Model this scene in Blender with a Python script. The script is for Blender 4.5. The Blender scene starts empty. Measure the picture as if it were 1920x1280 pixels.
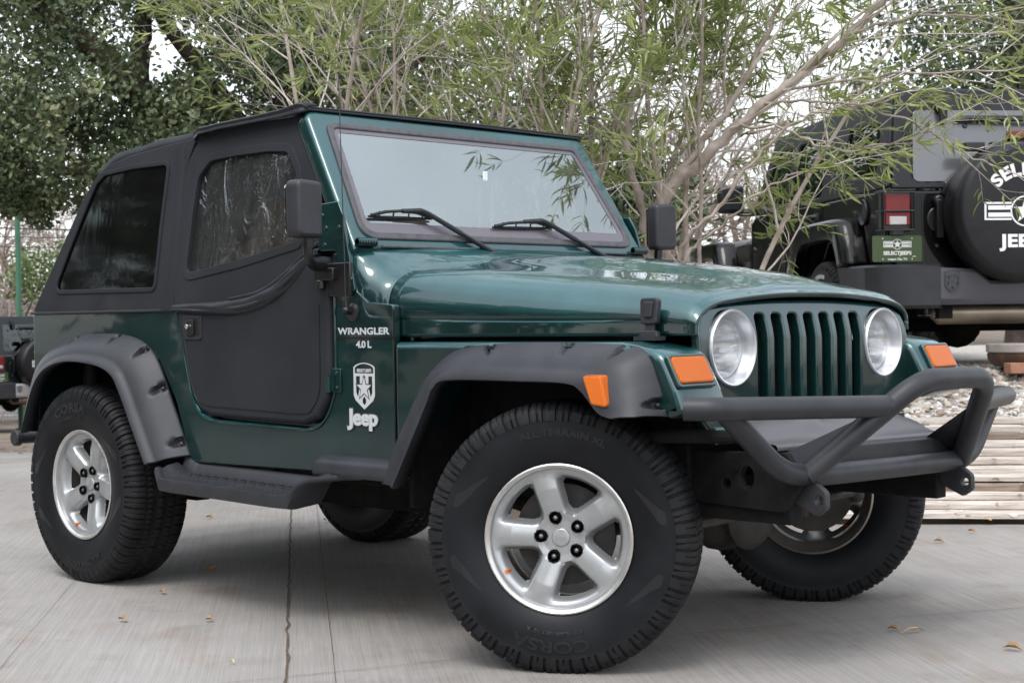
import bpy, math, random
from mathutils import Vector, Matrix, noise
R_ = math.radians
PI = math.pi
S = bpy.context.scene
col = S.collection
random.seed(7)

# ------------------------------------------------------------------ camera
YAW, PITCH, ROLL = R_(43.937), R_(-0.842), R_(-0.799)
CAM = Vector((5.4448, -4.0543, 0.9971))
FW = Vector((-math.sin(YAW)*math.cos(PITCH), math.cos(YAW)*math.cos(PITCH), math.sin(PITCH)))
RT = Vector((math.cos(YAW), math.sin(YAW), 0)); UP = RT.cross(FW)
RT2 = RT*math.cos(ROLL)+UP*math.sin(ROLL); UP2 = -RT*math.sin(ROLL)+UP*math.cos(ROLL)
cd = bpy.data.cameras.new('camera'); cam = bpy.data.objects.new('camera', cd); col.objects.link(cam)
cam.matrix_world = Matrix(((RT2.x, UP2.x, -FW.x, CAM.x), (RT2.y, UP2.y, -FW.y, CAM.y), (RT2.z, UP2.z, -FW.z, CAM.z), (0, 0, 0, 1)))
cd.sensor_width = 36; cd.lens = 55.5; cd.clip_start = 0.05; cd.clip_end = 600
cd.dof.use_dof = True; cd.dof.focus_distance = 5.1; cd.dof.aperture_fstop = 9
S.camera = cam
FH = Vector((-math.sin(YAW), math.cos(YAW), 0)); RH = Vector((math.cos(YAW), math.sin(YAW), 0))
def away(r, d, z=0.0):                      # a spot d metres beyond the camera station, r metres to its right
    p = Vector((CAM.x, CAM.y, 0))+FH*d+RH*r; return Vector((p.x, p.y, z))

# ------------------------------------------------------------------ world and sun
SUN_EL, SUN_AZ = R_(58), R_(-62)            # azimuth of the sun, measured from +x
w = bpy.data.worlds.new('World'); S.world = w; w.use_nodes = True
nt = w.node_tree; nt.nodes.clear()
wo = nt.nodes.new('ShaderNodeOutputWorld'); bg = nt.nodes.new('ShaderNodeBackground')
sky = nt.nodes.new('ShaderNodeTexSky'); sky.sky_type = 'NISHITA'; sky.sun_disc = False
sky.sun_elevation = SUN_EL; sky.sun_rotation = PI/2-SUN_AZ; sky.air_density = 1.0; sky.dust_density = 1.0; sky.ozone_density = 1
hs = nt.nodes.new('ShaderNodeHueSaturation'); hs.inputs['Saturation'].default_value = 0.26; hs.inputs['Value'].default_value = 1.7
tc = nt.nodes.new('ShaderNodeTexCoord'); cn = nt.nodes.new('ShaderNodeTexNoise'); cn.inputs['Scale'].default_value = 2.2; cn.inputs['Detail'].default_value = 5
cr = nt.nodes.new('ShaderNodeMapRange'); cr.inputs['From Min'].default_value = 0.3; cr.inputs['From Max'].default_value = 0.7; cr.inputs['To Min'].default_value = 0.72; cr.inputs['To Max'].default_value = 1.22
mx = nt.nodes.new('ShaderNodeMix'); mx.data_type = 'RGBA'; mx.blend_type = 'MULTIPLY'; mx.inputs['Factor'].default_value = 1
nt.links.new(sky.outputs[0], hs.inputs['Color']); nt.links.new(tc.outputs['Generated'], cn.inputs['Vector'])
nt.links.new(cn.outputs['Fac'], cr.inputs['Value']); nt.links.new(hs.outputs[0], mx.inputs[6]); nt.links.new(cr.outputs[0], mx.inputs[7])
# overcast dome: the cloud deck is about three times brighter overhead than at the horizon
sx = nt.nodes.new('ShaderNodeSeparateXYZ'); nt.links.new(tc.outputs['Generated'], sx.inputs[0])
gr = nt.nodes.new('ShaderNodeMapRange'); gr.inputs['From Min'].default_value = 0; gr.inputs['From Max'].default_value = 1; gr.inputs['To Min'].default_value = .74; gr.inputs['To Max'].default_value = 1.9; nt.links.new(sx.outputs['Z'], gr.inputs['Value'])
m3 = nt.nodes.new('ShaderNodeMix'); m3.data_type = 'RGBA'; m3.blend_type = 'MULTIPLY'; m3.inputs['Factor'].default_value = 1; nt.links.new(mx.outputs[2], m3.inputs[6]); nt.links.new(gr.outputs[0], m3.inputs[7])
nt.links.new(m3.outputs[2], bg.inputs['Color']); nt.links.new(bg.outputs[0], wo.inputs[0])
bg.inputs['Strength'].default_value = 0.15
sl = bpy.data.lights.new('sun', 'SUN'); sl.energy = 0.9; sl.angle = R_(18); sl.color = (1, .97, .93)
so = bpy.data.objects.new('sun', sl); col.objects.link(so)
sd = Vector((math.cos(SUN_EL)*math.cos(SUN_AZ), math.cos(SUN_EL)*math.sin(SUN_AZ), math.sin(SUN_EL)))
so.rotation_euler = (-sd).to_track_quat('-Z', 'Y').to_euler()
S.view_settings.view_transform = 'Standard'; S.view_settings.look = 'None'; S.view_settings.exposure = 0.42; S.view_settings.gamma = 1

# ------------------------------------------------------------------ material helpers
def mat(name, base=(.5, .5, .5), rough=.5, metal=0, spec=.5, coat=0, coat_r=.05, var=None, vscale=5, bump=0, bscale=50, bdist=.01, rvar=0, emit=None, stretch=None, detail=4, sub=0):
    m = bpy.data.materials.new(name); m.use_nodes = True; n = m.node_tree; b = n.nodes['Principled BSDF']
    b.inputs['Base Color'].default_value = (*base, 1); b.inputs['Roughness'].default_value = rough; b.inputs['Metallic'].default_value = metal
    b.inputs['Specular IOR Level'].default_value = spec; b.inputs['Coat Weight'].default_value = coat; b.inputs['Coat Roughness'].default_value = coat_r
    t = n.nodes.new('ShaderNodeTexCoord'); src = t.outputs['Object']
    if stretch:
        mp = n.nodes.new('ShaderNodeMapping'); mp.inputs['Scale'].default_value = stretch; n.links.new(src, mp.inputs[0]); src = mp.outputs[0]
    if var:
        nz = n.nodes.new('ShaderNodeTexNoise'); nz.inputs['Scale'].default_value = vscale; nz.inputs['Detail'].default_value = detail; n.links.new(src, nz.inputs['Vector'])
        rp = n.nodes.new('ShaderNodeValToRGB'); rp.color_ramp.elements[0].position = .32; rp.color_ramp.elements[1].position = .68
        rp.color_ramp.elements[0].color = (*base, 1); rp.color_ramp.elements[1].color = (*var, 1)
        n.links.new(nz.outputs['Fac'], rp.inputs[0]); n.links.new(rp.outputs[0], b.inputs['Base Color'])
        if rvar:
            mr = n.nodes.new('ShaderNodeMapRange'); mr.inputs['To Min'].default_value = rough-rvar; mr.inputs['To Max'].default_value = rough+rvar
            n.links.new(nz.outputs['Fac'], mr.inputs['Value']); n.links.new(mr.outputs[0], b.inputs['Roughness'])
    if bump:
        nb = n.nodes.new('ShaderNodeTexNoise'); nb.inputs['Scale'].default_value = bscale; nb.inputs['Detail'].default_value = 3; n.links.new(src, nb.inputs['Vector'])
        bp = n.nodes.new('ShaderNodeBump'); bp.inputs['Strength'].default_value = bump; bp.inputs['Distance'].default_value = bdist
        n.links.new(nb.outputs['Fac'], bp.inputs['Height']); n.links.new(bp.outputs[0], b.inputs['Normal'])
    if sub: b.inputs['Transmission Weight'].default_value = sub
    return m
def glassy(name, tint, refl, rough=.01, dust=(.5, .5, .5), dustf=0.0, bump=0, bscale=6, bdist=.02, ior=1.5, stretch=None):
    # thin pane: fresnel gloss over a tinted see-through layer, with a little dust
    m = bpy.data.materials.new(name); m.use_nodes = True; n = m.node_tree; n.nodes.clear()
    o = n.nodes.new('ShaderNodeOutputMaterial'); g = n.nodes.new('ShaderNodeBsdfGlossy'); t = n.nodes.new('ShaderNodeBsdfTransparent')
    g.inputs['Roughness'].default_value = rough; g.inputs['Color'].default_value = (.88, .97, .95, 1); t.inputs['Color'].default_value = (*tint, 1)
    f = n.nodes.new('ShaderNodeFresnel'); f.inputs['IOR'].default_value = ior
    ma = n.nodes.new('ShaderNodeMath'); ma.operation = 'MULTIPLY_ADD'; ma.inputs[1].default_value = 1.0; ma.inputs[2].default_value = refl; ma.use_clamp = True
    mm = n.nodes.new('ShaderNodeMixShader'); n.links.new(f.outputs[0], ma.inputs[0]); n.links.new(ma.outputs[0], mm.inputs[0]); n.links.new(t.outputs[0], mm.inputs[1]); n.links.new(g.outputs[0], mm.inputs[2])
    out = mm.outputs[0]
    tcn = n.nodes.new('ShaderNodeTexCoord'); src = tcn.outputs['Object']
    if stretch:
        mp = n.nodes.new('ShaderNodeMapping'); mp.inputs['Scale'].default_value = stretch; n.links.new(src, mp.inputs[0]); src = mp.outputs[0]
    if dustf:
        d = n.nodes.new('ShaderNodeBsdfDiffuse'); d.inputs['Color'].default_value = (*dust, 1); m2 = n.nodes.new('ShaderNodeMixShader')
        nz = n.nodes.new('ShaderNodeTexNoise'); nz.inputs['Scale'].default_value = 4; nz.inputs['Detail'].default_value = 6; n.links.new(src, nz.inputs['Vector'])
        mr = n.nodes.new('ShaderNodeMapRange'); mr.inputs['From Min'].default_value = .3; mr.inputs['From Max'].default_value = .75; mr.inputs['To Min'].default_value = dustf*.5; mr.inputs['To Max'].default_value = dustf*1.5
        n.links.new(nz.outputs['Fac'], mr.inputs[0]); n.links.new(mr.outputs[0], m2.inputs[0]); n.links.new(out, m2.inputs[1]); n.links.new(d.outputs[0], m2.inputs[2]); out = m2.outputs[0]
    if bump:
        nb = n.nodes.new('ShaderNodeTexNoise'); nb.inputs['Scale'].default_value = bscale; nb.inputs['Detail'].default_value = 4; nb.inputs['Distortion'].default_value = 1.2; n.links.new(src, nb.inputs['Vector'])
        bp = n.nodes.new('ShaderNodeBump'); bp.inputs['Strength'].default_value = bump; bp.inputs['Distance'].default_value = bdist
        n.links.new(nb.outputs['Fac'], bp.inputs['Height']); n.links.new(bp.outputs[0], g.inputs['Normal']); n.links.new(bp.outputs[0], f.inputs['Normal'])
    n.links.new(out, o.inputs[0]); return m

M = {}
def green_paint():
    m = bpy.data.materials.new('green_paint'); m.use_nodes = True; n = m.node_tree; b = n.nodes['Principled BSDF']
    t = n.nodes.new('ShaderNodeTexCoord'); nz = n.nodes.new('ShaderNodeTexNoise'); nz.inputs['Scale'].default_value = 2.6; nz.inputs['Detail'].default_value = 7; nz.inputs['Roughness'].default_value = .62
    n.links.new(t.outputs['Object'], nz.inputs['Vector'])
    rp = n.nodes.new('ShaderNodeValToRGB'); e = rp.color_ramp.elements; e[0].position = .42; e[0].color = (.0014, .0165, .0165, 1); e[1].position = .78; e[1].color = (.004, .032, .031, 1)
    n.links.new(nz.outputs['Fac'], rp.inputs[0])
    # upward faces lighter: oxidised clear coat, with the sky's reflection painted in
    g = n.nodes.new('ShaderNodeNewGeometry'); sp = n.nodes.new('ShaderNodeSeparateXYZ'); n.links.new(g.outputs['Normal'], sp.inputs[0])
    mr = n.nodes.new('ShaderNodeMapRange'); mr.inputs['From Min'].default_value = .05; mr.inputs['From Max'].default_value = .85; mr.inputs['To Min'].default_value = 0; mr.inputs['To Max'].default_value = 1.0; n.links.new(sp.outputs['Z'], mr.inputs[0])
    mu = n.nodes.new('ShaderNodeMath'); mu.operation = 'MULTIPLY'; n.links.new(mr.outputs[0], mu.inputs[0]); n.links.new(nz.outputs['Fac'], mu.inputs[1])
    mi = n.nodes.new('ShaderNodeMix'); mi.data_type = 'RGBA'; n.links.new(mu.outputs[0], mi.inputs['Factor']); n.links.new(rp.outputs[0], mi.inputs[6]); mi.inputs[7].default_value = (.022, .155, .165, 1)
    # fine metallic flake and dust specks
    v = n.nodes.new('ShaderNodeTexNoise'); v.inputs['Scale'].default_value = 420; v.inputs['Detail'].default_value = 2; n.links.new(t.outputs['Object'], v.inputs['Vector'])
    r2 = n.nodes.new('ShaderNodeMapRange'); r2.inputs['From Min'].default_value = .45; r2.inputs['From Max'].default_value = .8; r2.inputs['To Min'].default_value = 0; r2.inputs['To Max'].default_value = .16; n.links.new(v.outputs['Fac'], r2.inputs[0])
    m2 = n.nodes.new('ShaderNodeMix'); m2.data_type = 'RGBA'; n.links.new(r2.outputs[0], m2.inputs['Factor']); n.links.new(mi.outputs[2], m2.inputs[6]); m2.inputs[7].default_value = (.05, .13, .13, 1)
    n.links.new(m2.outputs[2], b.inputs['Base Color'])
    b.inputs['Metallic'].default_value = .35; b.inputs['Roughness'].default_value = .38; b.inputs['Coat Weight'].default_value = 1; b.inputs['Coat Roughness'].default_value = .035; b.inputs['Coat IOR'].default_value = 1.55; b.inputs['Specular IOR Level'].default_value = .25
    lw = n.nodes.new('ShaderNodeTexNoise'); lw.inputs['Scale'].default_value = 5; n.links.new(t.outputs['Object'], lw.inputs['Vector'])
    bp = n.nodes.new('ShaderNodeBump'); bp.inputs['Strength'].default_value = .12; bp.inputs['Distance'].default_value = .004; n.links.new(lw.outputs['Fac'], bp.inputs['Height']); n.links.new(bp.outputs[0], b.inputs['Coat Normal'])
    return m
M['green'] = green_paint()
M['trim'] = mat('black_textured_plastic', (.018, .019, .0225), .46, spec=.4, bump=.35, bscale=350, bdist=.0015, var=(.027, .028, .033), vscale=9)
M['vinyl'] = mat('black_vinyl_fabric', (.0145, .016, .019), .7, spec=.22, bump=.5, bscale=600, bdist=.0012, var=(.021, .023, .027), vscale=3.5)
M['vinylq'] = mat('slack_vinyl', (.0145, .016, .019), .62, spec=.3, bump=.55, bscale=4.5, bdist=.014, var=(.022, .024, .028), vscale=6)
M['vinylfold'] = mat('creased_vinyl', (.014, .015, .018), .45, spec=.35, bump=.6, bscale=7, bdist=.010, stretch=(2, 1, 1.6))
M['tubeblk'] = mat('satin_black_steel', (.017, .018, .0215), .46, spec=.4, bump=.25, bscale=420, bdist=.001, var=(.028, .029, .033), vscale=14)
M['black'] = mat('black_gloss', (.008, .008, .009), .3)
M['dark'] = mat('dark_underbody', (.006, .006, .006), .9, spec=.2, var=(.014, .013, .012), vscale=18, bump=.4, bscale=60, bdist=.003)
M['rust'] = mat('rusty_iron', (.035, .024, .018), .75, var=(.10, .045, .022), vscale=22, bump=.5, bscale=80, bdist=.003)
M['iron'] = mat('dirty_iron', (.035, .034, .033), .6, metal=.4, var=(.07, .064, .058), vscale=16, bump=.4, bscale=70, bdist=.002)
M['tyre'] = mat('tyre_rubber', (.006, .0064, .0075), .6, spec=.25, bump=.25, bscale=150, bdist=.0012, var=(.014, .014, .015), vscale=12)
M['sidewall'] = mat('tyre_sidewall', (.0025, .003, .0042), .5, spec=.24, var=(.009, .010, .012), vscale=7)
M['lettering'] = mat('tyre_lettering', (.0055, .0062, .0082), .34)
M['alloy'] = mat('silver_alloy', (.40, .41, .415), .34, metal=.6, coat=.35, coat_r=.15, bump=.12, bscale=500, bdist=.0006, var=(.35, .36, .36), vscale=20)
M['lip'] = mat('machined_lip', (.62, .61, .59), .28, metal=.7, var=(.5, .48, .45), vscale=25)
M['innerrim'] = mat('grimy_rim_barrel', (.20, .19, .175), .32, metal=.75, var=(.34, .31, .27), vscale=9)
M['chrome'] = mat('chrome', (.78, .78, .78), .08, metal=1)
M['bolt'] = mat('steel_bolt', (.22, .21, .20), .45, metal=.85)
M['badge'] = mat('silver_decal', (.48, .49, .50), .4)
M['badgedark'] = mat('dark_decal', (.03, .032, .034), .5)
M['white'] = mat('white_print', (.72, .72, .72), .6)
M['seat'] = mat('tan_seat_fabric', (.40, .25, .14), .9, var=(.30, .18, .10), vscale=8)
M['interior'] = mat('interior_black', (.012, .012, .013), .7)
M['greyplastic'] = mat('grey_interior', (.085, .085, .09), .42)
M['seal'] = mat('weathered_rubber_seal', (.055, .053, .058), .7, var=(.085, .08, .088), vscale=30)
M['bezel'] = mat('dull_bright_bezel', (.66, .67, .69), .30, metal=.75)
M['frit'] = mat('glass_border_band', (.10, .09, .105), .3, coat=.5)
M['recess'] = mat('shadowed_recess', (.004, .004, .0045), .8, spec=.15)
M['amber'] = mat('amber_lens', (.78, .15, .006), .35, spec=.25, coat=.25, bump=.7, bscale=120, bdist=.003, var=(.62, .14, .015), vscale=10)
M['red'] = mat('red_lens', (.30, .003, .008), .25, coat=.6, spec=.3, bump=.5, bscale=110, bdist=.002)
M['clearlens'] = mat('clear_reverse_lens', (.45, .42, .42), .15, coat=1, bump=.4, bscale=90)
M['blackpaint'] = mat('black_gloss_paint', (.0015, .0015, .002), .3, coat=.4, coat_r=.02, spec=.1)
M['hardtop'] = mat('grey_black_hardtop', (.012, .0125, .015), .45, spec=.3, bump=.3, bscale=400, bdist=.001)
M['greybumper'] = mat('grey_bumper_plastic', (.075, .075, .09), .45, bump=.2, bscale=400, bdist=.001)
M['pipe'] = mat('steel_muffler', (.30, .25, .20), .38, metal=.8, var=(.22, .18, .14), vscale=6)
M['plate'] = mat('olive_plate', (.045, .075, .022), .5)
M['cover'] = mat('spare_cover_vinyl', (.006, .006, .0075), .42, spec=.35, bump=.5, bscale=7, bdist=.01)
M['redpaint'] = mat('red_lamp_housing', (.35, .01, .012), .3, coat=1)
M['glass'] = glassy('windshield_glass', (.88, .94, .92), .30, .012, dust=(.5, .55, .56), dustf=.04)
M['rearwin'] = glassy('tinted_vinyl_window', (.06, .042, .03), .0, .06, dustf=.008, bump=.05, bscale=3)
M['doorwin'] = glassy('clear_vinyl_window', (.36, .34, .32), .08, .05, dustf=.035, bump=1.0, bscale=6, bdist=.03, stretch=(1.6, 1, .75))
M['darkglass'] = glassy('dark_car_glass', (.05, .055, .05), .09, .01)
M['greyglass'] = mat('sky_grey_rear_glass', (.10, .10, .105), .28, coat=1, coat_r=.12, metal=.2)  # grey base paints the sky's reflection into the rear glass
M['lampglass'] = glassy('headlamp_lens', (.96, .97, .98), .05, .06, dust=(.9, .9, .9), dustf=.16, bump=.6, bscale=80, bdist=.003, stretch=(1, 1, .10))
M['reflector'] = mat('headlamp_reflector', (.95, .95, .96), .12, metal=1, bump=.3, bscale=35, bdist=.003)

def lensmat(name, base, rough, ribs, trans=0, spec=.4, coat=.5, dirs=('Y', 'Z'), dist=.002):
    m = mat(name, base, rough, spec=spec, coat=coat, sub=trans); n = m.node_tree; t = n.nodes.new('ShaderNodeTexCoord'); b = n.nodes['Principled BSDF']; prev = None
    for d, r in zip(dirs, ribs):
        wv = n.nodes.new('ShaderNodeTexWave'); wv.bands_direction = d; wv.inputs['Scale'].default_value = r; wv.inputs['Distortion'].default_value = 0; n.links.new(t.outputs['Object'], wv.inputs['Vector'])
        bp = n.nodes.new('ShaderNodeBump'); bp.inputs['Strength'].default_value = .8; bp.inputs['Distance'].default_value = dist; n.links.new(wv.outputs['Fac'], bp.inputs['Height'])
        if prev: n.links.new(prev, bp.inputs['Normal'])
        prev = bp.outputs[0]
    n.links.new(prev, b.inputs['Normal']); return m
M['amber'] = lensmat('amber_ribbed_lens', (.80, .17, .008), .28, (115, 115), spec=.3, coat=.25)
M['red'] = lensmat('red_ribbed_lens', (.20, .002, .005), .25, (50, 50), spec=.3, coat=.5)
M['lampglass'] = lensmat('fluted_headlamp_lens', (.98, .99, 1.0), .03, (60, 12), trans=.88, coat=1, dist=.006)

# ------------------------------------------------------------------ geometry helpers
class MB:
    def __init__(s): s.v = []; s.f = []; s.mi = []; s.cur = 0
    def add(s, vs, fs, m=None):
        o = len(s.v)
        s.v += [tuple(m @ Vector(p)) for p in vs] if m is not None else [tuple(p) for p in vs]
        for f in fs: s.f.append([i+o for i in f]); s.mi.append(s.cur)
        return s
    def box(s, c, d, m=None):
        x, y, z = c; a, b, h = d[0]/2, d[1]/2, d[2]/2
        vs = [(x+i*a, y+j*b, z+k*h) for i in (-1, 1) for j in (-1, 1) for k in (-1, 1)]
        return s.add(vs, [(0, 1, 3, 2), (4, 6, 7, 5), (0, 4, 5, 1), (2, 3, 7, 6), (0, 2, 6, 4), (1, 5, 7, 3)], m)
    def tube(s, pts, r, n=10, cap=True, m=None, flat=1.0):
        pts = [Vector(p) for p in pts]; k = len(pts); rs = r if isinstance(r, (list, tuple)) else [r]*k
        vs = []; t0 = (pts[1]-pts[0]).normalized()
        u = t0.orthogonal().normalized()
        if abs(t0.z) < .9: u = Vector((0, 0, 1)).cross(t0).normalized()
        for i in range(k):
            t = (pts[min(i+1, k-1)]-pts[max(i-1, 0)])
            if t.length < 1e-9: t = t0
            t.normalize(); u = (u-t*u.dot(t)).normalized(); v = t.cross(u)
            for j in range(n):
                a = 2*PI*j/n; vs.append(pts[i]+u*(rs[i]*math.cos(a))+v*(rs[i]*flat*math.sin(a)))
        fs = [(i*n+j, i*n+(j+1) % n, (i+1)*n+(j+1) % n, (i+1)*n+j) for i in range(k-1) for j in range(n)]
        if cap: fs += [list(range(n))[::-1], [(k-1)*n+j for j in range(n)]]
        return s.add(vs, fs, m)
    def lathe(s, prof, n=32, m=None, close=False):      # prof: (radius, height along local z)
        vs = [(r*math.cos(2*PI*j/n), r*math.sin(2*PI*j/n), h) for r, h in prof for j in range(n)]
        k = len(prof); fs = [(i*n+j, i*n+(j+1) % n, (i+1)*n+(j+1) % n, (i+1)*n+j) for i in range(k-1) for j in range(n)]
        if close: fs += [[j for j in range(n)][::-1], [(k-1)*n+j for j in range(n)]]
        return s.add(vs, fs, m)
    def loft(s, rows, closed=False, m=None):
        n = len(rows[0]); vs = [p for r in rows for p in r]
        fs = [(i*n+j, i*n+(j+1) % n, (i+1)*n+(j+1) % n, (i+1)*n+j) for i in range(len(rows)-1) for j in range(n if closed else n-1)]
        return s.add(vs, fs, m)
    def ball(s, c, r, n=10, m=None):
        c = Vector(c); rr = r if isinstance(r, (tuple, list)) else (r, r, r)
        prof = [(math.sin(PI*i/n), -math.cos(PI*i/n)) for i in range(n+1)]
        mm = Matrix.Translation(c) @ Matrix.Diagonal((rr[0], rr[1], rr[2], 1))
        return s.lathe(prof, n*2, (m @ mm) if m is not None else mm)
    def shape(s, outs, depth, bevel=0, m=None, warp=None):
        vs, fs = shape_mesh(outs, depth, bevel)
        if warp: vs = [warp(Vector(p)) for p in vs]
        return s.add(vs, fs, m)
    def mirror(s):
        o = MB(); o.v = [(x, -y, z) for x, y, z in s.v]; o.f = [list(f)[::-1] for f in s.f]; o.mi = list(s.mi); return o
    def build(s, name, m, parent=None, smooth=35, bevel=0, label=None, seg=2, kind=None, thick=0, sub=0):
        me = bpy.data.meshes.new(name); me.from_pydata(s.v, [], s.f)
        ms = m if isinstance(m, (list, tuple)) else [m]
        for q in ms: me.materials.append(q)
        if len(ms) > 1: me.polygons.foreach_set('material_index', s.mi)
        me.validate(); me.update()
        if smooth:
            me.polygons.foreach_set('use_smooth', [True]*len(me.polygons)); me.set_sharp_from_angle(angle=R_(smooth))
        o = bpy.data.objects.new(name, me); col.objects.link(o)
        if parent is not None: o.parent = parent
        if thick: q = o.modifiers.new('t', 'SOLIDIFY'); q.thickness = thick; q.offset = -1
        if sub: q = o.modifiers.new('s', 'SUBSURF'); q.levels = sub; q.render_levels = sub
        if bevel: q = o.modifiers.new('b', 'BEVEL'); q.width = bevel; q.segments = seg; q.limit_method = 'ANGLE'; q.angle_limit = R_(32)
        if label: o['label'] = label
        if kind: o['kind'] = kind
        return o
def curve_to_mesh(cu):
    ob = bpy.data.objects.new('tmp', cu); col.objects.link(ob)
    me = bpy.data.meshes.new_from_object(ob)
    vs = [tuple(v.co) for v in me.vertices]; fs = [list(p.vertices) for p in me.polygons]
    bpy.data.objects.remove(ob); bpy.data.meshes.remove(me); bpy.data.curves.remove(cu)
    return vs, fs
def shape_mesh(outs, depth, bevel=0):
    cu = bpy.data.curves.new('c', 'CURVE'); cu.dimensions = '2D'; cu.fill_mode = 'BOTH'
    cu.extrude = max(depth/2-bevel, 0); cu.bevel_depth = bevel; cu.bevel_resolution = 2; cu.offset = -bevel
    for o in outs:
        sp = cu.splines.new('POLY'); sp.points.add(len(o)-1)
        for i, p in enumerate(o): sp.points[i].co = (p[0], p[1], 0, 1)
        sp.use_cyclic_u = True
    return curve_to_mesh(cu)
def text_mesh(txt, size, extrude=.001, off=0.0, xs=1.0, space=1.0, shear=0):
    cu = bpy.data.curves.new('t', 'FONT'); cu.body = txt; cu.size = size; cu.align_x = 'CENTER'; cu.align_y = 'CENTER'
    cu.extrude = extrude; cu.offset = off; cu.space_character = space; cu.shear = shear; cu.resolution_u = 4
    vs, fs = curve_to_mesh(cu)
    return [(x*xs, y, z) for x, y, z in vs], fs
def rnd(pts, r, n=5):                              # fillet the corners of a closed 2D outline; a point may carry its own radius
    out = []; k = len(pts)
    for i in range(k):
        p = Vector(pts[i][:2]); a = Vector(pts[i-1][:2]); b = Vector(pts[(i+1) % k][:2]); rr = pts[i][2] if len(pts[i]) > 2 else r
        da = a-p; db = b-p; la, lb = da.length, db.length
        if rr <= 0 or la < 1e-6 or lb < 1e-6: out.append(tuple(p)); continue
        ang = da.angle(db)
        if ang > 3.05: out.append(tuple(p)); continue
        t = min(rr/math.tan(ang/2), la*.49, lb*.49)
        p0 = p+da.normalized()*t; p1 = p+db.normalized()*t
        for j in range(n+1):
            q = j/n; out.append(tuple(p0*(1-q)**2+p*2*q*(1-q)+p1*q*q))
    return out
def crom(pts, per=6, closed=False):
    P = [Vector(p) for p in pts]; n = len(P); out = []
    for i in range(n-1 if not closed else n):
        g = (lambda k: P[k % n]) if closed else (lambda k: P[min(max(k, 0), n-1)])
        a, b, c, d = g(i-1), g(i), g(i+1), g(i+2)
        for j in range(per):
            t = j/per; out.append(.5*((2*b)+(c-a)*t+(2*a-5*b+4*c-d)*t*t+(3*b-a-3*c+d)*t**3))
    if not closed: out.append(P[-1])
    return out
def fillet3(pts, r, n=6):                          # rounded bends for a 3D tube path
    P = [Vector(p) for p in pts]; out = [P[0]]
    for i in range(1, len(P)-1):
        a = P[i-1]-P[i]; b = P[i+1]-P[i]; t = min(r, a.length*.45, b.length*.45); p0 = P[i]+a.normalized()*t; p1 = P[i]+b.normalized()*t
        for j in range(n+1): q = j/n; out.append(p0*(1-q)**2+P[i]*2*q*(1-q)+p1*q*q)
    out.append(P[-1]); return out
def frame(o, x, y):                                # local x,y axes and their normal, placed at o
    x = Vector(x).normalized(); y = Vector(y); y = (y-x*y.dot(x)).normalized(); z = x.cross(y); o = Vector(o)
    return Matrix(((x.x, y.x, z.x, o.x), (x.y, y.y, z.y, o.y), (x.z, y.z, z.z, o.z), (0, 0, 0, 1)))
def empty(name, label, cat, loc=(0, 0, 0), rz=0, group=None):
    o = bpy.data.objects.new(name, None); col.objects.link(o); o.location = loc; o.rotation_euler = (0, 0, rz); o.empty_display_size = .1
    o['label'] = label; o['category'] = cat
    if group: o['group'] = group
    return o
def tag(o, label, cat, group=None, kind=None):
    o['label'] = label; o['category'] = cat
    if group: o['group'] = group
    if kind: o['kind'] = kind
    return o
def node(name, parent, loc=(0, 0, 0), rz=0):
    o = bpy.data.objects.new(name, None); col.objects.link(o); o.parent = parent; o.location = loc; o.rotation_euler = (0, 0, rz); return o
SIDE = lambda y: frame((0, y, 0), (1, 0, 0), (0, 0, 1))      # local (u,v) -> world (x,z), outward normal -y
def both(mb, name, m, parent, **k):
    a = mb.build(name, m, parent, **k); b = mb.mirror().build(name, m, parent, **k); return a, b

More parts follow.
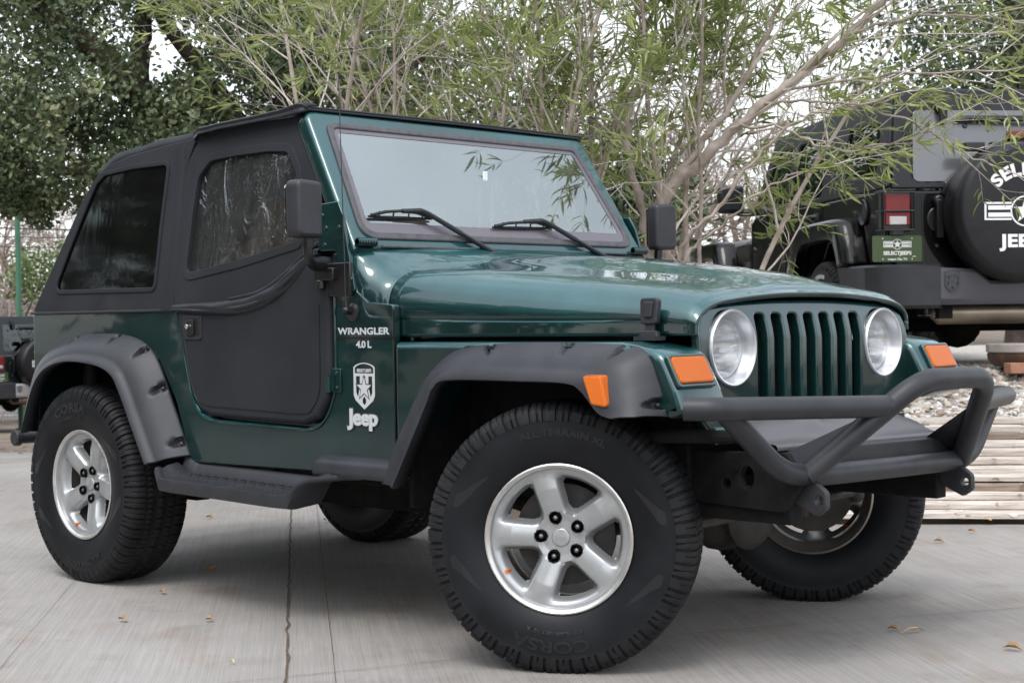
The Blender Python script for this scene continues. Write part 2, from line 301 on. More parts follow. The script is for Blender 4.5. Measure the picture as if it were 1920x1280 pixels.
# ------------------------------------------------------------------ wheels
TR = .379                                             # tyre radius when loaded
PROF = [(.200, .098), (.216, .112), (.235, .122), (.262, .131), (.290, .1345), (.315, .1335), (.330, .1325), (.333, .1335), (.345, .1325), (.360, .127), (.372, .119), (.380, .108)]
def prof_y(r):
    for (a, ya), (b, yb) in zip(PROF, PROF[1:]):
        if a <= r <= b: return ya+(yb-ya)*(r-a)/(b-a)
    return PROF[-1][1]
def tyre_mb():
    mb = MB(); NP = 58; per = 16; N = NP*per
    cross = []                                        # (radius, y, kind)
    for r, y in PROF[:7]: cross.append((r, -y, 's'))
    for r, y in ((.3335, .1330), (.3337, .1335), (.3450, .1328), (.3600, .1275), (.3602, .1276), (.372, .1195), (.380, .108)): cross.append((r, -y, 'b' if r < .3601 else 't'))
    tr = [-.092, -.075, -.0745, -.062, -.0615, -.046, -.030, -.0295, -.018, -.0175, -.004]
    for y in tr: cross.append((.3845+.0035*(1-(y/.1)**2), y, 't'))
    cross = cross+[(r, -y, k) for r, y, k in cross[::-1]]
    rows = []
    for (r, y, k) in cross:
        row = []
        for i in range(N):
            a = 2*PI*i/N; u = i % per; pitch = i//per; rr = r; yy = y; ay = abs(y)
            if k in 'tb':
                odd = pitch % 2; dep = 0
                if ay > .060:                         # shoulder lugs with cross grooves
                    g = (u < 3)
                    if k == 'b' and r < .3336: g = False
                    if k == 'b' and r > .3336: g = (u < 3) or (r < .3451 and u in (8, 9) and odd)
                    if g: dep = .008
                    elif u == 9 and ay < .12: dep = .0035
                    if .0610 < ay < .0625: dep = .008 if (u//4) % 2 else .0045
                else:                                 # interlocking centre blocks
                    sh = int(4*math.sin(ay*150+(0 if y > 0 else 2)))+(per//2 if .0177 < ay < .0302 else 0)
                    uu = (i+sh) % per
                    if uu < 3 or (uu == 8 and ay < .05): dep = .008 if uu < 3 else .004
                    if ay in (.0295, .030, .0175, .018): dep = .008
                    if ay in (.0745, .075): dep = .0
                if k == 'b': yy = y-math.copysign(dep*.9, y); rr = r-dep*.25
                else:
                    q = .7 if ay > .1 else 0
                    rr = r-dep*(1-q*.5); yy = y-math.copysign(dep*q, y)
            row.append((rr*math.cos(a), yy, rr*math.sin(a)))
        rows.append(row)
    mb.loft(rows, closed=True)
    n = len(rows)
    mb.mi = [0 if 7 <= (k//N) <= n-9 else 1 for k in range(len(mb.f))]
    return mb
def bend_text(mb, txt, size, rad, ang, flip=1, xs=1.0, off=.0008, lift=.0012, depth=.0012):
    vs, fs = text_mesh(txt, size, depth, off, xs)
    out = []
    for x, y, z in vs:
        r = rad+y; a = ang-x/rad                      # read from outside (from -y), tops of the letters outwards
        out.append((r*math.cos(a)*flip, -(prof_y(min(max(r, .2), .345))+lift+z), r*math.sin(a)))
    mb.add(out, fs)
def lettering_mb():
    mb = MB()
    # angle runs counter-clockwise as seen from -y with x to the right: cos->x, sin->z
    bend_text(mb, 'CORSA', .046, .298, R_(90), xs=1.5, off=.0015)
    bend_text(mb, 'ALL TERRAIN XL', .026, .300, R_(270), xs=1.3)
    bend_text(mb, '31X10.50R15LT 109R', .014, .262, R_(92), xs=1.3)
    for k in (20, 160, 200, 340):                     # raised sweeping flashes on the sidewall
        pts = []
        for t in range(13):
            q = t/12; pts.append((.262+.052*q, R_(k)+(.34*(1-q)**1.6)*(1 if k in (20, 200) else -1)))
        for t in range(12, -1, -1):
            q = t/12; pts.append((.262+.052*q, R_(k)+(.34*(1-q)**1.6-.10-.16*q*(1-q)*4*.5)*(1 if k in (20, 200) else -1)))
        vs = [(r*math.cos(a), -(prof_y(r)+.0009), r*math.sin(a)) for r, a in pts]
        n = 13; fs = [(i, i+1, 25-i-1, 25-i) for i in range(12)]
        mb.add(vs, fs)
    return mb
def rim_mb():
    mb = MB(); rot = Matrix.Rotation(PI/2, 4, 'X')    # lathe z -> -y (outboard)
    # barrel: outer lip, well, inner lip
    mb.cur = 1
    mb.lathe([(.2005, .092), (.2120, .108), (.2125, .1145), (.2085, .1165), (.2035, .114), (.1985, .108)], 72, rot)
    mb.cur = 0
    mb.lathe([(.1985, .108), (.196, .098), (.192, .080), (.190, .060)], 72, rot)
    mb.cur = 2
    mb.lathe([(.190, .060), (.186, .03), (.178, -.02), (.182, -.06), (.196, -.085), (.205, -.100), (.2125, -.108), (.2125, -.114), (.206, -.116), (.2005, -.108), (.198, -.09)], 60, rot)
    mb.cur = 0
    NA, NR = 400, 54; r0, r1 = .024, .1975
    def sdw(r, a):                                    # signed distance to the windows: >0 on metal
        best = 1
        for k in range(5):
            ax = R_(35+72*k); d = (a-ax+PI) % (2*PI)-PI
            if abs(d) <= R_(36.01):
                lat = abs(r*math.sin(d)); rad = r*math.cos(d)
                return lat, rad, d
        return 0, r, 0
    def sm(a, b, k=.018):
        h = max(k-abs(a-b), 0)/k; return min(a, b)-h*h*k*.25
    H = {}; ok = {}
    for j in range(NR):
        r = r0+(r1-r0)*j/(NR-1)
        for i in range(NA):
            a = 2*PI*i/NA; lat, rad, d = sdw(r, a)
            hw = .040+.006*(r/.17)**2
            inside = sm(sm(lat-hw, r-.083), .170-r)     # >0 inside a window
            sd = -inside
            base = .058+.028*math.sin(min(1, (r-.02)/.15)*PI*.55)
            base = .064+.020*min(1, max(0, (r-.05)/.09)) if r > .05 else .064
            # spoke crown
            crown = .012*(1-min(1, (lat/max(hw, .001))**2)) if r > .07 else .008
            edge = max(0, min(1, 1-sd/.016)); h = base+crown-.030*edge*edge
            if r > .165:
                t = min(1, (r-.165)/.028); h = h*(1-t)+(.094)*t
            # lug pockets
            for k in range(5):
                ax = R_(35+72*k); lx, ly = .0572*math.cos(ax), .0572*math.sin(ax)
                q = math.hypot(r*math.cos(a)-lx, r*math.sin(a)-ly)
                if q < .0178: h -= .026*min(1, (.0178-q)/.0020)
            H[i, j] = h; ok[i, j] = sd > -.002
    vs = []
    for j in range(NR):
        r = r0+(r1-r0)*j/(NR-1)
        for i in range(NA):
            a = 2*PI*i/NA; vs.append((r*math.cos(a), -H[i, j], r*math.sin(a)))
    fs = []
    for j in range(NR-1):
        for i in range(NA):
            i2 = (i+1) % NA
            if ok[i, j] and ok[i2, j] and ok[i, j+1] and ok[i2, j+1]: fs.append((j*NA+i, j*NA+i2, (j+1)*NA+i2, (j+1)*NA+i))
    mb.add(vs, fs)
    return mb
tyre_geo, letter_geo, rim_geo = tyre_mb(), lettering_mb(), rim_mb()
_wc = {}
def wheel(parent, loc, rz=0, spin=0, tspin=0):
    """a wheel part: the alloy rim with tyre, nuts, cap, valve and disc below it (outboard side is -y)"""
    rim = rim_geo.build('wheel', [M['alloy'], M['lip'], M['innerrim']], parent, smooth=50) if 'rim' not in _wc else bpy.data.objects.new('wheel', _wc['rim'])
    if 'rim' in _wc: col.objects.link(rim); rim.parent = parent
    _wc.setdefault('rim', rim.data)
    rim.matrix_local = Matrix.Translation(loc) @ Matrix.Rotation(rz, 4, 'Z') @ Matrix.Rotation(-spin, 4, 'Y')
    def sub(name, fn, m):
        if name not in _wc:
            o = fn().build(name, m, rim, smooth=45); _wc[name] = o.data
        else:
            o = bpy.data.objects.new(name, _wc[name]); col.objects.link(o); o.parent = rim
        return o
    for o in (sub('tyre', lambda: tyre_geo, [M['tyre'], M['sidewall']]), sub('tyre_lettering', lambda: letter_geo, M['lettering'])): o.rotation_euler = (0, -(tspin-spin), 0)
    rot = Matrix.Rotation(PI/2, 4, 'X')
    def nut():
        q = MB(); q.lathe([(.0095, .045), (.0095, .074), (.0085, .077), (.006, .080), (.0035, .0815), (0, .082)], 6, rot); return q
    for k in range(5):
        o = sub('wheel_nut', nut, M['bolt']); a = R_(35+72*k); o.location = (.0572*math.cos(a), 0, .0572*math.sin(a))
    def seat_(): q = MB(); q.lathe([(.0160, .085), (.0158, .060), (.0140, .056), (0, .056)], 20, rot); return q
    for k in range(5):
        o = sub('nut_recess', seat_, M['recess']); a = R_(35+72*k); o.location = (.0572*math.cos(a), 0, .0572*math.sin(a))
    def cap():
        q = MB(); q.lathe([(.0265, .060), (.0265, .074), (.0245, .0765), (.022, .0772), (.0, .0775)], 40, rot)
        vs, fs = text_mesh('Jeep', .019, .0006, .0004); q.add(vs, fs, frame((0, -.0782, 0), (1, 0, 0), (0, 0, 1))); return q
    c = sub('centre_cap', cap, M['alloy']); c.rotation_euler = (0, 0, 0)
    def valve():
        q = MB(); q.tube([(0, -.072, 0), (-.004, -.098, 0)], .0055, 10); return q
    v = sub('valve_cap', valve, M['amber']); a = R_(35+180); v.location = (.178*math.cos(a), 0, .178*math.sin(a))
    def disc():
        q = MB(); q.lathe([(.03, .03), (.075, .032), (.078, .008), (.145, .006), (.145, -.016), (.075, -.018), (.05, -.03), (.0, -.03)], 48, rot); return q
    sub('brake_disc', disc, M['iron'])
    return rim

# ------------------------------------------------------------------ the green soft top off-roader
J = empty('off_road_car', 'dark green two door off-road car with a black soft top and tube front bumper', 'car')
RF, RR_ = R_(31), 0
wheel(J, (0, -.705, TR-.002), 0, R_(30), R_(8))
wheel(J, (2.373+.075*math.sin(RF), -.63-.075*math.cos(RF), TR-.002), RF, R_(-2), R_(176))
wheel(J, (0, .705, TR-.002), PI, R_(40))
wheel(J, (2.373-.075*math.sin(RF), .63+.075*math.cos(RF), TR-.002), RF+PI, R_(15))

# tub sides with the door opening and wheel arch cut out
tub = [(-.47, .60), (-.47, 1.04), (.557, 1.04), (.572, .99), (.598, .90), (.628, .80), (.655, .72), (.70, .672), (.775, .652), (1.05, .645), (1.30, .640), (1.385, .665), (1.437, .735), (1.455, .83), (1.452, 1.0), (1.448, 1.215), (1.53, 1.222), (1.57, 1.09), (1.62, 1.055), (1.742, 1.045), (1.742, .53), (1.725, .505), (.66, .492), (.63, .50), (.545, .71), (.44, .86), (.2, .935), (0, .94), (-.18, .925), (-.36, .85), (-.43, .70), (-.44, .60)]
mb = MB(); mb.shape([rnd(tub, .012, 3)], .03, .004, SIDE(-.732))
both(mb, 'tub_side', M['green'], J)
mb = MB()                                              # raised lip around the door opening
mb.tube(crom([(.563, -.749, 1.035), (.600, -.749, .905), (.630, -.749, .80), (.657, -.749, .718), (.702, -.749, .668), (.775, -.749, .647), (1.05, -.749, .640), (1.30, -.749, .635), (1.39, -.749, .662), (1.442, -.749, .733), (1.460, -.749, .83), (1.458, -.749, 1.17)], 5), .0045, 8)
both(mb, 'door_opening_lip', M['green'], J)
mb = MB()
mb.box((-.455, 0, .82), (.03, 1.46, .44)); mb.box((.55, 0, .55), (2.0, 1.40, .03)); mb.box((1.60, 0, .80), (.03, 1.40, .5))

for q in (-1, 1): mb.box((1.03, q*.700, .685), (.86, .02, .11)); mb.box((.60, q*.700, .86), (.10, .02, .36)); mb.box((1.45, q*.705, .95), (.05, .02, .5))
mb.build('tub_rear_and_floor', M['green'], J, bevel=.004)
mb = MB()                                              # seams of the cowl side panel
mb.box((1.746, -.748, .78), (.004, .003, .50)); mb.box((1.597, -.7485, .941), (.29, .003, .005)); 
both(mb, 'panel_seam', M['dark'], J)

# inner wheel housings and underbody
mb = MB()
for s in (-1, 1):
    mb.box((.02, s*.50, .70), (.96, .02, .50)); mb.box((-.46, s*.62, .62), (.02, .24, .3)); mb.box((2.23, s*.47, .70), (.92, .02, .44)); mb.box((1.80, s*.6, .66), (.02, .27, .50)); mb.box((2.25, s*.60, .905), (.94, .28, .01)); mb.box((.02, s*.62, .925), (.9, .22, .01))
    mb.box((1.25, s*.40, .47), (3.5, .06, .10))
mb.box((1.15, 0, .38), (.62, .62, .12)); mb.box((1.9, 0, .55), (.9, .5, .3)); mb.box((-.25, 0, .47), (.45, .7, .16)); mb.box((.4, .2, .44), (.5, .3, .14))
mb.build('underbody', M['dark'], J, bevel=.01)
mb = MB(); mb.box((.95, -.02, .312), (.50, .42, .012)); mb.add([(.70, -.23, .312), (.70, .19, .312), (.52, .16, .40), (.52, -.2, .40)], [(0, 1, 2, 3)]); mb.add([(1.2, -.23, .312), (1.2, .19, .312), (1.45, .16, .42), (1.45, -.2, .42)], [(3, 2, 1, 0)])
mb.build('skid_plate', M['dark'], J, thick=.008)
def axle(x, yd, name):
    mb = MB(); mb.tube([(x, -.60, TR), (x, .60, TR)], .038, 14)
    mb.ball((x, yd, TR-.01), (.12, .13, .135), 8); mb.lathe([(.118, 0), (.121, .012), (.108, .03), (.075, .052), (0, .058)], 20, frame((x+(.105 if x > 1 else -.105), yd, TR-.012), (0, 1, 0), (0, 0, 1)) if x > 1 else frame((x-.105, yd, TR-.012), (0, -1, 0), (0, 0, 1)))
    return mb.build(name, M['iron'], J)
axle(2.373, .10, 'front_axle'); axle(0, 0, 'rear_axle')
mb = MB(); mb.tube([(2.63, -.52, .385), (2.62, .52, .405)], .0165, 10); mb.tube([(2.55, -.18, .43), (2.56, .46, .46)], .013, 10); mb.tube([(2.57, -.48, .455), (2.57, -.10, .458)], .028, 12)
for s in (-1, 1): mb.ball((2.62, s*.52, .395), .028, 7); mb.tube([(2.62, s*.52, .395), (2.45, s*.60, .40)], .018, 8)
mb.build('steering_linkage', M['iron'], J)
mb = MB()
for s in (-1, 1):
    mb.ball((2.373, s*.58, .40), (.06, .05, .085), 8); mb.tube([(2.373, s*.56, .30), (2.373, s*.58, .50)], .03, 10)
    pts = [(2.40+.058*math.cos(k*.7), s*.46+.058*math.sin(k*.7), .44+k*.0050) for k in range(64)]
    mb.tube(pts, .0075, 6)
mb.build('suspension', M['rust'], J)
for s in (-1, 1): mb = MB(); mb.box((0, s*.5, .33), (.7, .06, .035)); mb.tube([(-.05, s*.55, .36), (.75, s*.45, .46)], .022, 8); mb.tube([(2.3, s*.45, .36), (1.65, s*.42, .46)], .024, 8); mb.build('control_arm', M['dark'], J)
mb = MB(); mb.tube(fillet3([(2.0, -.2, .42), (1.3, -.28, .36), (.6, -.28, .36), (-.3, -.2, .42)], .1), .025, 10); mb.tube([(-.05, -.2, .44), (-.40, -.2, .44)], .07, 14)
mb.build('exhaust_pipe', M['iron'], J)

# cowl and hood
ST = {1.695: [(-.701, .942), (-.701, .998), (-.705, 1.012), (-.702, 1.055), (-.678, 1.105), (-.61, 1.139), (-.45, 1.153), (-.33, 1.168), (-.18, 1.192), (0, 1.196)],
      2.0: [(-.669, .942), (-.668, .996), (-.672, 1.008), (-.664, 1.045), (-.632, 1.090), (-.565, 1.122), (-.43, 1.138), (-.31, 1.153), (-.17, 1.180), (0, 1.184)],
      2.3: [(-.632, .942), (-.631, .992), (-.635, 1.003), (-.623, 1.034), (-.592, 1.071), (-.53, 1.098), (-.40, 1.114), (-.28, 1.128), (-.155, 1.151), (0, 1.156)],
      2.6: [(-.589, .942), (-.588, .987), (-.590, .997), (-.579, 1.018), (-.55, 1.047), (-.49, 1.07), (-.37, 1.085), (-.25, 1.096), (-.14, 1.112), (0, 1.116)],
      2.74: [(-.567, .942), (-.566, .975), (-.566, .985), (-.556, 1.005), (-.53, 1.027), (-.47, 1.047), (-.35, 1.060), (-.24, 1.067), (-.13, 1.076), (0, 1.078)],
      2.772: [(-.561, .942), (-.560, .97), (-.559, .98), (-.549, .998), (-.522, 1.018), (-.46, 1.034), (-.34, 1.046), (-.24, 1.052), (-.13, 1.057), (0, 1.058)],
      2.787: [(-.557, .942), (-.556, .966), (-.555, .975), (-.543, .991), (-.516, 1.008), (-.455, 1.024), (-.34, 1.036), (-.24, 1.043), (-.13, 1.048), (0, 1.049)]}
def full(sec): return [(y, z) for y, z in sec]+[(-y, z) for y, z in sec[-2::-1]]
def sections(st, per=5, cross=4):
    xs = sorted(st); rows = []
    for x in xs: rows.append([Vector((x, y, z)) for y, z in full(st[x])])
    rows = [crom(r, cross) for r in rows]; cols = [crom([r[i] for r in rows], per) for i in range(len(rows[0]))]
    return [[c[j] for c in cols] for j in range(len(cols[0]))]
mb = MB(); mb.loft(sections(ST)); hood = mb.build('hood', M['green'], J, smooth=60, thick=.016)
cw = {1.677: [(-.701, 1.0), (-.703, 1.006), (-.705, 1.012), (-.702, 1.055), (-.678, 1.105), (-.61, 1.139), (-.45, 1.153), (-.33, 1.168), (-.18, 1.192), (0, 1.196)],
      1.655: [(-.712, 1.0), (-.716, 1.02), (-.718, 1.035), (-.715, 1.068), (-.692, 1.115), (-.62, 1.150), (-.47, 1.168), (-.33, 1.182), (-.18, 1.200), (0, 1.204)],
      1.60: [(-.720, 1.0), (-.724, 1.03), (-.728, 1.05), (-.728, 1.085), (-.710, 1.138), (-.65, 1.178), (-.49, 1.198), (-.33, 1.208), (-.18, 1.214), (0, 1.216)],
      1.55: [(-.724, 1.0), (-.730, 1.04), (-.734, 1.08), (-.734, 1.13), (-.725, 1.18), (-.69, 1.210), (-.5, 1.224), (-.33, 1.230), (-.18, 1.232), (0, 1.232)],
      1.50: [(-.724, 1.0), (-.730, 1.04), (-.736, 1.08), (-.738, 1.13), (-.732, 1.19), (-.70, 1.220), (-.5, 1.232), (-.33, 1.236), (-.18, 1.236), (0, 1.236)]}
mb = MB(); mb.tube([Vector((1.686, y*1.004, z+.001)) for y, z in [tuple(v)[1:] for v in crom([Vector((0, a, b)) for a, b in full(ST[1.695])], 4)]], .0065, 6); mb.build('hood_gap', M['recess'], J)
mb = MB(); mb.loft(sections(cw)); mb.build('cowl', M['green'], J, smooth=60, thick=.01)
mb = MB(); mb.tube(crom([(1.742, -.742, 1.005), (1.68, -.744, 1.006), (1.625, -.745, 1.012), (1.600, -.744, 1.045), (1.588, -.736, 1.095), (1.60, -.716, 1.138), (1.625, -.66, 1.155), (1.65, -.58, 1.15)], 6), .005, 8); both(mb, 'cowl_pressing', M['green'], J)
mb = MB(); mb.tube([(1.556, -.62, 1.238), (1.556, .62, 1.238)], .005, 8); mb.build('cowl_seal', M['seal'], J)
for y in (-.05, .50):                                   # rubber windshield bumpers on the hood
    mb = MB(); mb.lathe([(.022, 0), (.024, .006), (.024, .018), (.018, .024), (0, .024)], 20, Matrix.Translation((1.78, y, 1.184 if y < 0 else 1.14))); mb.build('hood_bumper', M['trim'], J)

# hood latches
for s in (-1, 1):
    m_ = frame((2.668, -.604, .985), (1, .14, 0), (0, .10, 1))
    mb = MB(); mb.shape([rnd([(-.026, -.012), (-.03, .062), (.028, .062), (.026, -.012)], .012)], .024, .004, m_ @ Matrix.Translation((0, 0, .014)))
    mb.shape([rnd([(-.014, -.045), (-.014, .0), (.014, .0), (.014, -.045)], .004)], .014, .003, m_ @ Matrix.Translation((0, 0, .012)))
    mb.shape([rnd([(-.032, -.052), (-.026, -.030), (.026, -.030), (.032, -.052)], .004)], .022, .003, m_ @ Matrix.Translation((0, 0, .014)))
    mb.shape([rnd([(-.012, .006), (-.016, .05), (.016, .05), (.012, .006)], .005)], .01, .003, m_ @ Matrix.Translation((0, 0, .028)))
    mb.box((2.668, -.62, .936), (.075, .05, .012))
    if s > 0: mb = mb.mirror()
    mb.build('hood_latch', M['trim'], J)

# grille
def gw(p):
    z = p.y; k = max(0, z-.925); return Vector((p.x, p.y, p.z-.10*k-1.5*k*k))
gl = [(-.50, .655), (-.545, .70), (-.556, .80), (-.558, .925), (-.557, .945), (-.553, .965), (-.540, .994, .02), (-.49, 1.020, .03), (-.40, 1.030), (-.20, 1.037), (0, 1.040)]
gl = rnd(gl+[(-p[0], *p[1:]) for p in gl[-2::-1]], .03, 4)
outs = [gl]
for i in range(7):
    c = (i-3)*.0842; h = .0250
    outs.append(rnd([(c-h, .672), (c-h, .8), (c-h, .925), (c-h, .945), (c-h, .965), (c-h, .999), (c+h, .999), (c+h, .965), (c+h, .945), (c+h, .925), (c+h, .8), (c+h, .672)], .016, 4))
for s in (-1, 1): outs.append([(s*.405+.1035*math.cos(2*PI*k/48), .905+.1035*math.sin(2*PI*k/48)) for k in range(48)])
GF = frame((2.772, 0, 0), (0, 1, 0), (0, 0, 1))
mb = MB(); mb.shape(outs, .034, .008, GF @ Matrix.Translation((0, 0, .006)), warp=gw); mb.build('grille', M['green'], J, smooth=50)
mb = MB(); mb.box((2.715, 0, .84), (.01, .66, .40))
for k in range(34): mb.box((2.722, 0, .655+k*.0112), (.006, .64, .0035))
for k in range(12): mb.box((2.724, -.29+k*.053, .84), (.004, .004, .38))
mb.build('radiator', M['dark'], J)
for s in (-1, 1):
    F_ = frame((2.792, s*.405, .905), (0, 1, 0), (0, 0, 1))
    mb = MB(); mb.lathe([(.1045, -.012), (.1095, .0), (.1100, .006), (.1065, .0105), (.1015, .009), (.0985, .002), (.0900, -.034), (.0880, -.036)], 64, F_)
    hl = mb.build('headlight', M['bezel'], J, smooth=50)
    mb = MB(); mb.lathe([(.088, -.036), (.074, -.060), (.05, -.082), (.02, -.094), (0, -.096)], 40, F_); mb.build('reflector', M['reflector'], hl, smooth=70)
    mb = MB(); mb.lathe([(.0885, -.036), (.086, -.028), (.072, -.019), (.05, -.012), (.025, -.008), (0, -.0065)], 48, F_)
    mb.build('lens', M['lampglass'], hl, smooth=70)
    mb = MB(); mb.tube([(2.70, s*.405, .905), (2.735, s*.405, .905)], .012, 10); mb.box((2.74, s*.405, .905), (.004, .05, .022)); mb.build('bulb', M['chrome'], hl)

# front fenders
fp = [(1.748, .50), (1.748, .928), (2.66, .928, .05), (2.812, .905, .07), (2.868, .80, .05), (2.892, .742, .012), (2.84, .722), (2.78, .735), (2.74, .82), (2.62, .895), (2.08, .895), (1.90, .80), (1.80, .64), (1.765, .50)]
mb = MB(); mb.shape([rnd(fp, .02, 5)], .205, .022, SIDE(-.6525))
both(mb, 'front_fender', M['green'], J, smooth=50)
for s in (-1, 1):
    # indicator set in the sloping nose of the fender
    a, b_ = Vector((2.868, 0, .80)), Vector((2.812, 0, .905)); d = (b_-a).normalized()
    o = a*.55+b_*.45; nrm = Vector((0, 1, 0)).cross(d)
    F_ = frame((o.x, s*.668, o.z), (0, 1, 0), d) @ Matrix.Translation((0, 0, .006))
    mb = MB(); mb.shape([rnd([(-.085, -.050), (-.085, .050), (.085, .050), (.085, -.050)], .014), rnd([(-.074, -.040), (-.074, .040), (.074, .040), (.074, -.040)], .010)], .012, .003, F_); sig = mb.build('turn_signal', M['green'], J)
    mb = MB(); mb.shape([rnd([(-.073, -.039), (-.073, .039), (.073, .039), (.073, -.039)], .011)], .016, .005, F_ @ Matrix.Translation((0, 0, .003))); mb.build('lens', M['amber'], sig)

# fender flares
def flare(A, Mm, B, pk):
    per = 22
    a = crom([Vector((x, -.744, z)) for x, z in A], per); m_ = crom([Vector((x, -.846, z)) for x, z in Mm], per); b_ = crom([Vector((x, -.872, z)) for x, z in B], per)
    n = len(a)
    def lerp(p, q, t): return [x*(1-t)+y*t for x, y in zip(p, q)]
    a0 = [p+Vector((0, -.008, 0)) for p in a]; rows = [(0, a)]
    for i in range(23):
        t = i/22*.96; r = lerp(a0, m_, t); bow = .013*math.sin(PI*t); rows.append((t, [p+Vector((0, -bow, .003*math.sin(PI*t))) for p in r]))
    mm = [p+Vector((0, -.006, .002)) for p in lerp(m_, b_, .5)]
    for t, r in ((9, lerp(m_, mm, .35)), (9, mm), (9, lerp(mm, b_, .85)), (9, b_), (9, [p+Vector((0, .012, -.004)) for p in b_]), (9, [p+Vector((0, .05, .004)) for p in b_])): rows.append((t, r))
    grid = [[r[i].copy() for t, r in rows] for i in range(n)]; out = [[p.copy() for p in c] for c in grid]; bolts = []
    for (uc, t1, wd) in pk:
        ic = int(uc*per); L = (Vector(a0[ic])-Vector(m_[ic])).length; tg = (a0[min(ic+3, n-1)]-a0[max(ic-3, 0)]).normalized()
        for i in range(max(0, ic-per), min(n, ic+per)):
            for j, (t, r) in enumerate(rows):
                if t > 1 or j == 0: continue
                p = grid[i][j]; c = grid[ic][j]; sdist = abs((p-c).dot(tg)); q = (t-.05)/(t1-.05)
                if q < -.12 or q > 1: continue
                w_ = wd*(1-max(0, q))**.55 if q >= 0 else wd*(1-(q/.12)**2)**.5
                if sdist >= w_*1.15: continue
                k = 1-max(0, (sdist-w_*.55)/(w_*.60)); k = max(0, min(1, k)); e = min(1, (1-q)*1.4)*min(1, (q+.12)/.09)
                nn = (grid[min(i+1, n-1)][j]-grid[max(i-1, 0)][j]).cross(grid[i][min(j+1, len(rows)-1)]-grid[i][j-1]).normalized()
                if nn.y > 0: nn = -nn
                out[i][j] = p-nn*(.025*k*k*(3-2*k)*e)
        j0 = 3; nn = (grid[min(ic+1, n-1)][j0]-grid[ic-1][j0]).cross(grid[ic][j0+1]-grid[ic][j0-1]).normalized(); nn = nn if nn.y < 0 else -nn
        bolts.append((grid[ic][j0]-nn*.021, nn, tg))
    mb = MB(); mb.loft(out)
    return mb, bolts
FA = [(1.679, .481), (1.75, .612), (1.85, .755), (1.93, .845), (2.05, .908), (2.30, .926), (2.60, .924), (2.755, .906), (2.808, .82), (2.833, .731)]
FM = [(1.835, .490), (1.915, .635), (1.990, .768), (2.030, .828), (2.13, .860), (2.38, .858), (2.607, .853), (2.692, .839), (2.752, .785), (2.795, .733)]
FB = [(1.863, .488), (1.95, .629), (2.02, .745), (2.051, .795), (2.115, .820), (2.40, .822), (2.575, .819), (2.632, .797), (2.690, .742), (2.735, .729)]
RA = [(-.462, .56), (-.440, .78), (-.346, .886), (-.139, .946), (.034, .960), (.214, .955), (.345, .925), (.431, .862), (.52, .717), (.633, .517)]
RB = [(-.366, .566), (-.29, .715), (-.22, .797), (-.121, .840), (.018, .856), (.200, .842), (.300, .810), (.352, .755), (.433, .627), (.520, .487)]
RM = [(a[0]*.22+b[0]*.78, a[1]*.22+b[1]*.78) for a, b in zip(RA, RB)]
for A_, M_, B_, pk in ((FA, FM, FB, ((4.55, .60, .017), (5.62, .60, .017), (6.55, .60, .017), (8.55, .62, .017))), (RA, RM, RB, ((3.15, .45, .017), (4.85, .50, .017), (6.35, .52, .018), (7.70, .52, .018), (8.72, .50, .018)))):
    fm, bolts = flare(A_, M_, B_, pk); fl = both(fm, 'fender_flare', M['trim'], J, smooth=60, thick=.006)
    for k, par in enumerate(fl):
        for c, nn, tg in bolts:
            b = MB(); b.lathe([(.0065, 0), (.0065, .005), (.004, .0075), (0, .008)], 8, frame(c, tg, nn.cross(tg))); b = b.mirror() if k else b; b.build('bolt', M['iron'], par)
mb = MB(); mb.shape([rnd([(2.636, .842), (2.703, .842), (2.728, .756), (2.668, .762)], .012)], .05, .006, SIDE(-.850)); both(mb, 'side_marker_lamp', M['amber'], J)

# rocker trim and running boards
mb = MB(); rows = []
for x, k in ((1.372, .0), (1.380, .6), (1.405, .92), (1.44, 1), (1.60, 1), (1.70, 1), (1.80, 1)):
    d = .012+.050*k; z0 = .500
    rows.append([Vector((x, -.745, .500+.062*(.35+.65*k))), Vector((x, -.745-d*.45, .500+.058*(.35+.65*k))), Vector((x, -.745-d*.85, .500+.045*(.35+.65*k))), Vector((x, -.745-d, .500+.025*k)), Vector((x, -.745-d, z0-.004)), Vector((x, -.745, z0-.004))])
mb.loft([crom(r, 3) for r in rows]); both(mb, 'rocker_trim', M['trim'], J, smooth=50)
mb = MB()
top = [(.60, .520), (.68, .500), (.74, .458), (1.38, .440), (1.44, .470), (1.50, .498), (1.66, .512)]
rows = []
sp = crom([Vector((.605, 0, .472)), Vector((.630, 0, .462)), Vector((.665, 0, .446)), Vector((.72, 0, .438)), Vector((1.05, 0, .432)), Vector((1.36, 0, .427)), Vector((1.41, 0, .440)), Vector((1.455, 0, .478)), Vector((1.50, 0, .490)), Vector((1.62, 0, .497))], 5)
for p in sp:
    t = (p.x-.565)/1.055; yo = -.905 if p.x < 1.44 else -.905+(p.x-1.44)*1.15; yo = min(yo, -.775); th = 1 if p.x < 1.40 else max(.25, 1-(p.x-1.40)/.07)
    if p.x < .67: yo = -.905+(.67-p.x)*.5
    lip = .012
    rows.append([Vector((p.x, -.735, p.z+.055)), Vector((p.x, -.752, p.z+.040)), Vector((p.x, -.765, p.z+.006)), Vector((p.x, -.785, p.z+.022)), Vector((p.x, (yo-.785)/2, p.z+.014)), Vector((p.x, yo+.022, p.z+.005)), Vector((p.x, yo+.012, p.z+lip*.8)), Vector((p.x, yo+.002, p.z+lip)), Vector((p.x, yo-.010, p.z+lip*.7)), Vector((p.x, yo-.013, p.z-.008*th)), Vector((p.x, yo-.006, p.z-.034*th)), Vector((p.x, yo+.03, p.z-.040*th)), Vector((p.x, -.77, p.z-.03*th))])
mb.loft(rows)
rb = both(mb, 'running_board', M['trim'], J, smooth=50)
